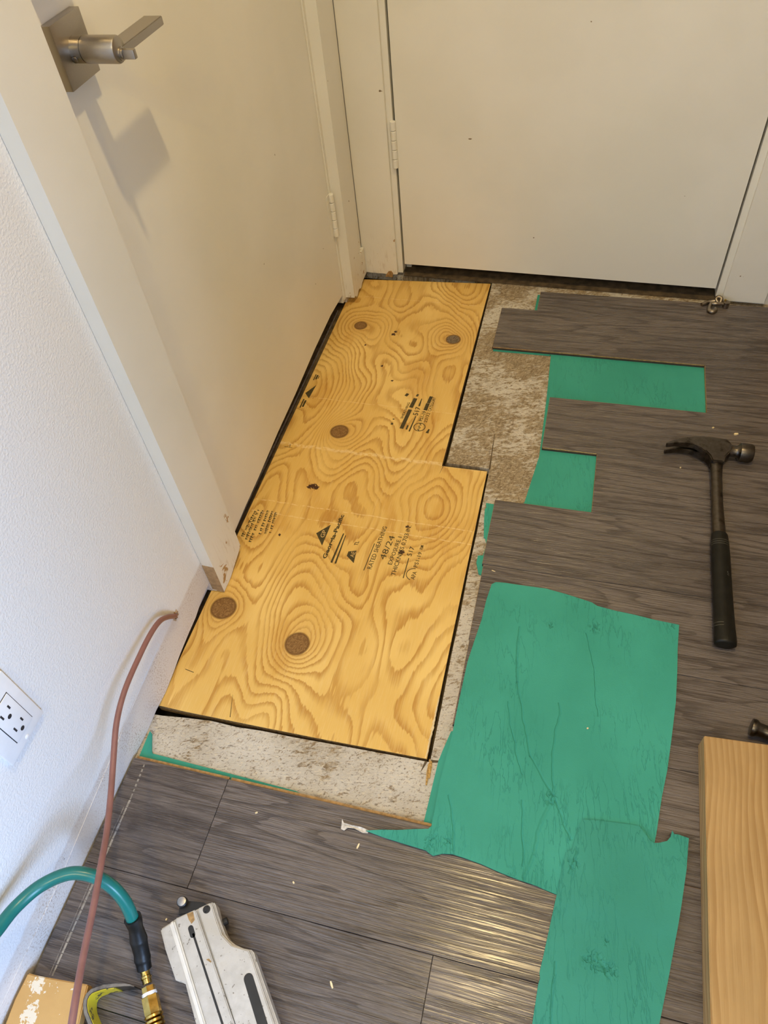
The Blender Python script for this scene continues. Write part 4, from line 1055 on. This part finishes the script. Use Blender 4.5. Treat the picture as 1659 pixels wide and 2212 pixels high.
# ================================================================ pry bar and wood block
pb = thing('pry_bar', 'chipped yellow pry bar on its edge with a bent steel end', 'pry bar', (0.13, 0.01, 0.012))
ppts = [(0.1635, 0.0318), (0.1570, 0.0316), (0.1500, 0.0305), (0.1370, 0.0268), (0.1237, 0.0222), (0.1150, 0.0175), (0.1091, 0.0134), (0.1062, 0.0085), (0.1060, 0.0026), (0.1090, -0.004), (0.1137, -0.0101), (0.1318, -0.0245), (0.19, -0.08), (0.26, -0.15)]
def bar(pts, th, z0, z1, mi=0):
    m_ = MB(); L_, R_ = [], []
    for i, p in enumerate(pts):
        a = pts[max(i - 1, 0)]; b = pts[min(i + 1, len(pts) - 1)]
        dx, dy = b[0] - a[0], b[1] - a[1]; l = math.hypot(dx, dy); t = th[i] if isinstance(th, list) else th
        L_.append((p[0] - dy / l * t, p[1] + dx / l * t)); R_.append((p[0] + dy / l * t, p[1] - dx / l * t))
    return m_.prism(L_ + R_[::-1], z0, z1, mi)
th = [0.0006, 0.0012, 0.0018, 0.0024] + [0.0027] * 10
bar(ppts, th, 0.0128, 0.0445).build('bar', M['steel_dark'], pb, smooth=30)
bar(ppts, [t * 0.75 for t in th], 0.0440, 0.0450).build('worn_edge', M['steel_warm'], pb)
ip = []
for i in range(3, len(ppts)):
    a = ppts[i - 1]; b = ppts[min(i + 1, len(ppts) - 1)]; dx, dy = b[0] - a[0], b[1] - a[1]; l = math.hypot(dx, dy)
    ip.append((ppts[i][0] - dy / l * 0.0030, ppts[i][1] + dx / l * 0.0030))
bar(ip, 0.0005, 0.0129, 0.0438).build('yellow_face', M['yellow'], pb, smooth=30)
bk_ = MB().bm(slab([(0.0050, 0.0118), (0.0200, 0.0122), (0.0945, 0.0192), (0.0990, -0.0010), (0.1040, -0.0233), (0.13, -0.16), (0.02, -0.17), (0.004, -0.02)], 0.0125, 0.030, 0.0015))
tag(bk_.build('wood_block', M['block'], smooth=30), 'tan wood offcut with torn white paper against the wall, lower left corner', 'wood block')

# ================================================================ outlet on the left wall
ol = thing('wall_outlet', 'white double power outlet with square cover plate on the left wall', 'outlet', (0.0, 0.238, 0.296))
pl_ = MB().box(0.0002, 0.0062, 0.2018, 0.2748, 0.2955, 0.4110, bev=0.0022)
plate = pl_.build('cover_plate', M['plate'], ol, smooth=40)
MB().box(0.0060, 0.0063, 0.2243, 0.2605, 0.3128, 0.3832).build('gap_line', M['slot'], plate)
rc = MB().box(0.0060, 0.0076, 0.2253, 0.2595, 0.3140, 0.3820, bev=0.0007).build('receptacle', M['plate'], ol, smooth=40)
for zc_ in (0.3655, 0.3315):
    MB().box(0.0074, 0.0079, 0.2334, 0.2358, zc_ - 0.0040, zc_ + 0.0048).build('slot', M['slot'], rc)
    MB().box(0.0074, 0.0079, 0.2478, 0.2502, zc_ - 0.0032, zc_ + 0.0040).build('slot', M['slot'], rc)
    MB().lathe((0.0072, 0.2418, zc_ - 0.0105), (1, 0, 0), [(0, 0.0032), (0.0007, 0.0032)], 14).build('ground_hole', M['slot'], rc)
for zc_ in (0.3015, 0.4050):
    MB().lathe((0.0060, 0.2385, zc_), (1, 0, 0), [(0, 0.0032), (0.0006, 0.0032), (0.0012, 0.0020)], 14).build('screw', M['plate'], plate, smooth=True)

# ================================================================ small metal clip by the far door
cpo = thing('metal_hook', 'small bent metal hook fitting on the floor at the far door casing', 'hook', (0.94, 1.705, 0.012))
MB().tube([(0.9095, 1.7010, 0.0165), (0.9270, 1.7110, 0.0190), (0.9400, 1.7130, 0.0215)], 0.0048, 10, smooth=3).build('peg', M['steel_warm'], cpo, smooth=True)
MB().tube([(0.9280, 1.7020, 0.0200), (0.9400, 1.6985, 0.0235), (0.9530, 1.7000, 0.0235), (0.9620, 1.7010, 0.0225)], [0.0044, 0.0050, 0.0042, 0.0048], 10, smooth=3).build('arm', M['steel_warm'], cpo, smooth=True)
MB().lathe((0.9655, 1.7015, 0.0145), (0, 0, 1), [(0, 0.0078), (0.014, 0.0078), (0.0142, 0.0052), (0.004, 0.0050)], 16).build('eyelet', M['steel_warm'], cpo, smooth=30)
MB().tube([(0.9300, 1.6990, 0.0220), (0.9265, 1.6880, 0.0180), (0.9270, 1.6780, 0.0165), (0.9340, 1.6735, 0.0165), (0.9405, 1.6785, 0.0180), (0.9405, 1.6860, 0.0200)], [0.0042, 0.0050, 0.0062, 0.0064, 0.0060, 0.0036], 10, smooth=4).build('hook', M['steel_warm'], cpo, smooth=True)
MB().tube([(0.9480, 1.7100, 0.0185), (0.9420, 1.7170, 0.0240), (0.9470, 1.7220, 0.0280), (0.9540, 1.7180, 0.0270), (0.9530, 1.7105, 0.0200)], 0.0046, 10, smooth=4).build('loop', M['steel_warm'], cpo, smooth=True)
MB().box(0.9600, 0.9640, 1.7050, 1.7080, 0.0124, 0.0330, bev=0.0006).build('tab', M['brass'], cpo)

# ================================================================ wood crumbs on the floor
def crumb(x, y, L, w, rot, label, z=0.0121):
    c, s_ = math.cos(rot), math.sin(rot)
    pts = [(-L / 2, -w / 2), (0, -w * 0.6), (L / 2, -w / 4), (L * 0.45, w / 2), (-L * 0.1, w * 0.55), (-L / 2, w * 0.3)]
    o = MB().prism([(x + a * c - b * s_, y + a * s_ + b * c) for a, b in pts], z, z + w * 0.6).build('wood_chip', M['chip'])
    tag(o, label, 'wood chip', 'wood chips on the floor')
crumb(0.4133, 0.0973, 0.0090, 0.0024, -1.0, 'pale wood chip on the laminate beside the nail gun')
crumb(0.4018, 0.2740, 0.0080, 0.0022, 1.3, 'pale wood chip on the laminate below the silver tape scrap')
crumb(0.9703, 1.2462, 0.0085, 0.0045, 0.2, 'pale chip on the laminate behind the hammer face')
crumb(0.9250, 1.2590, 0.0045, 0.0030, 0.4, 'tiny pale chip on the laminate behind the hammer head')
crumb(0.8582, 1.1294, 0.0030, 0.0025, 0.8, 'tiny pale chip on the laminate beneath the hammer claw')
crumb(0.2350, 0.2860, 0.0040, 0.0022, 0.5, 'tiny chip on the laminate under the plank end joint, left')
crumb(0.3230, 0.2050, 0.0035, 0.0022, 2.2, 'tiny chip on the laminate between nail gun and bare subfloor')
crumb(0.1593, 0.1180, 0.0030, 0.0020, 1.2, 'tiny pale chip on the laminate between hose and nail gun')
crumb(0.5230, 0.8030, 0.0075, 0.0014, -0.3, 'thin pale shaving on the laminate at the top corner of the foam sheet')
crumb(0.7150, 0.5250, 0.0030, 0.0022, 0.3, 'tiny pale chip on the large foam sheet', 0.0165)

for o in SC.objects:
    if '_w' in o: del o['_w']
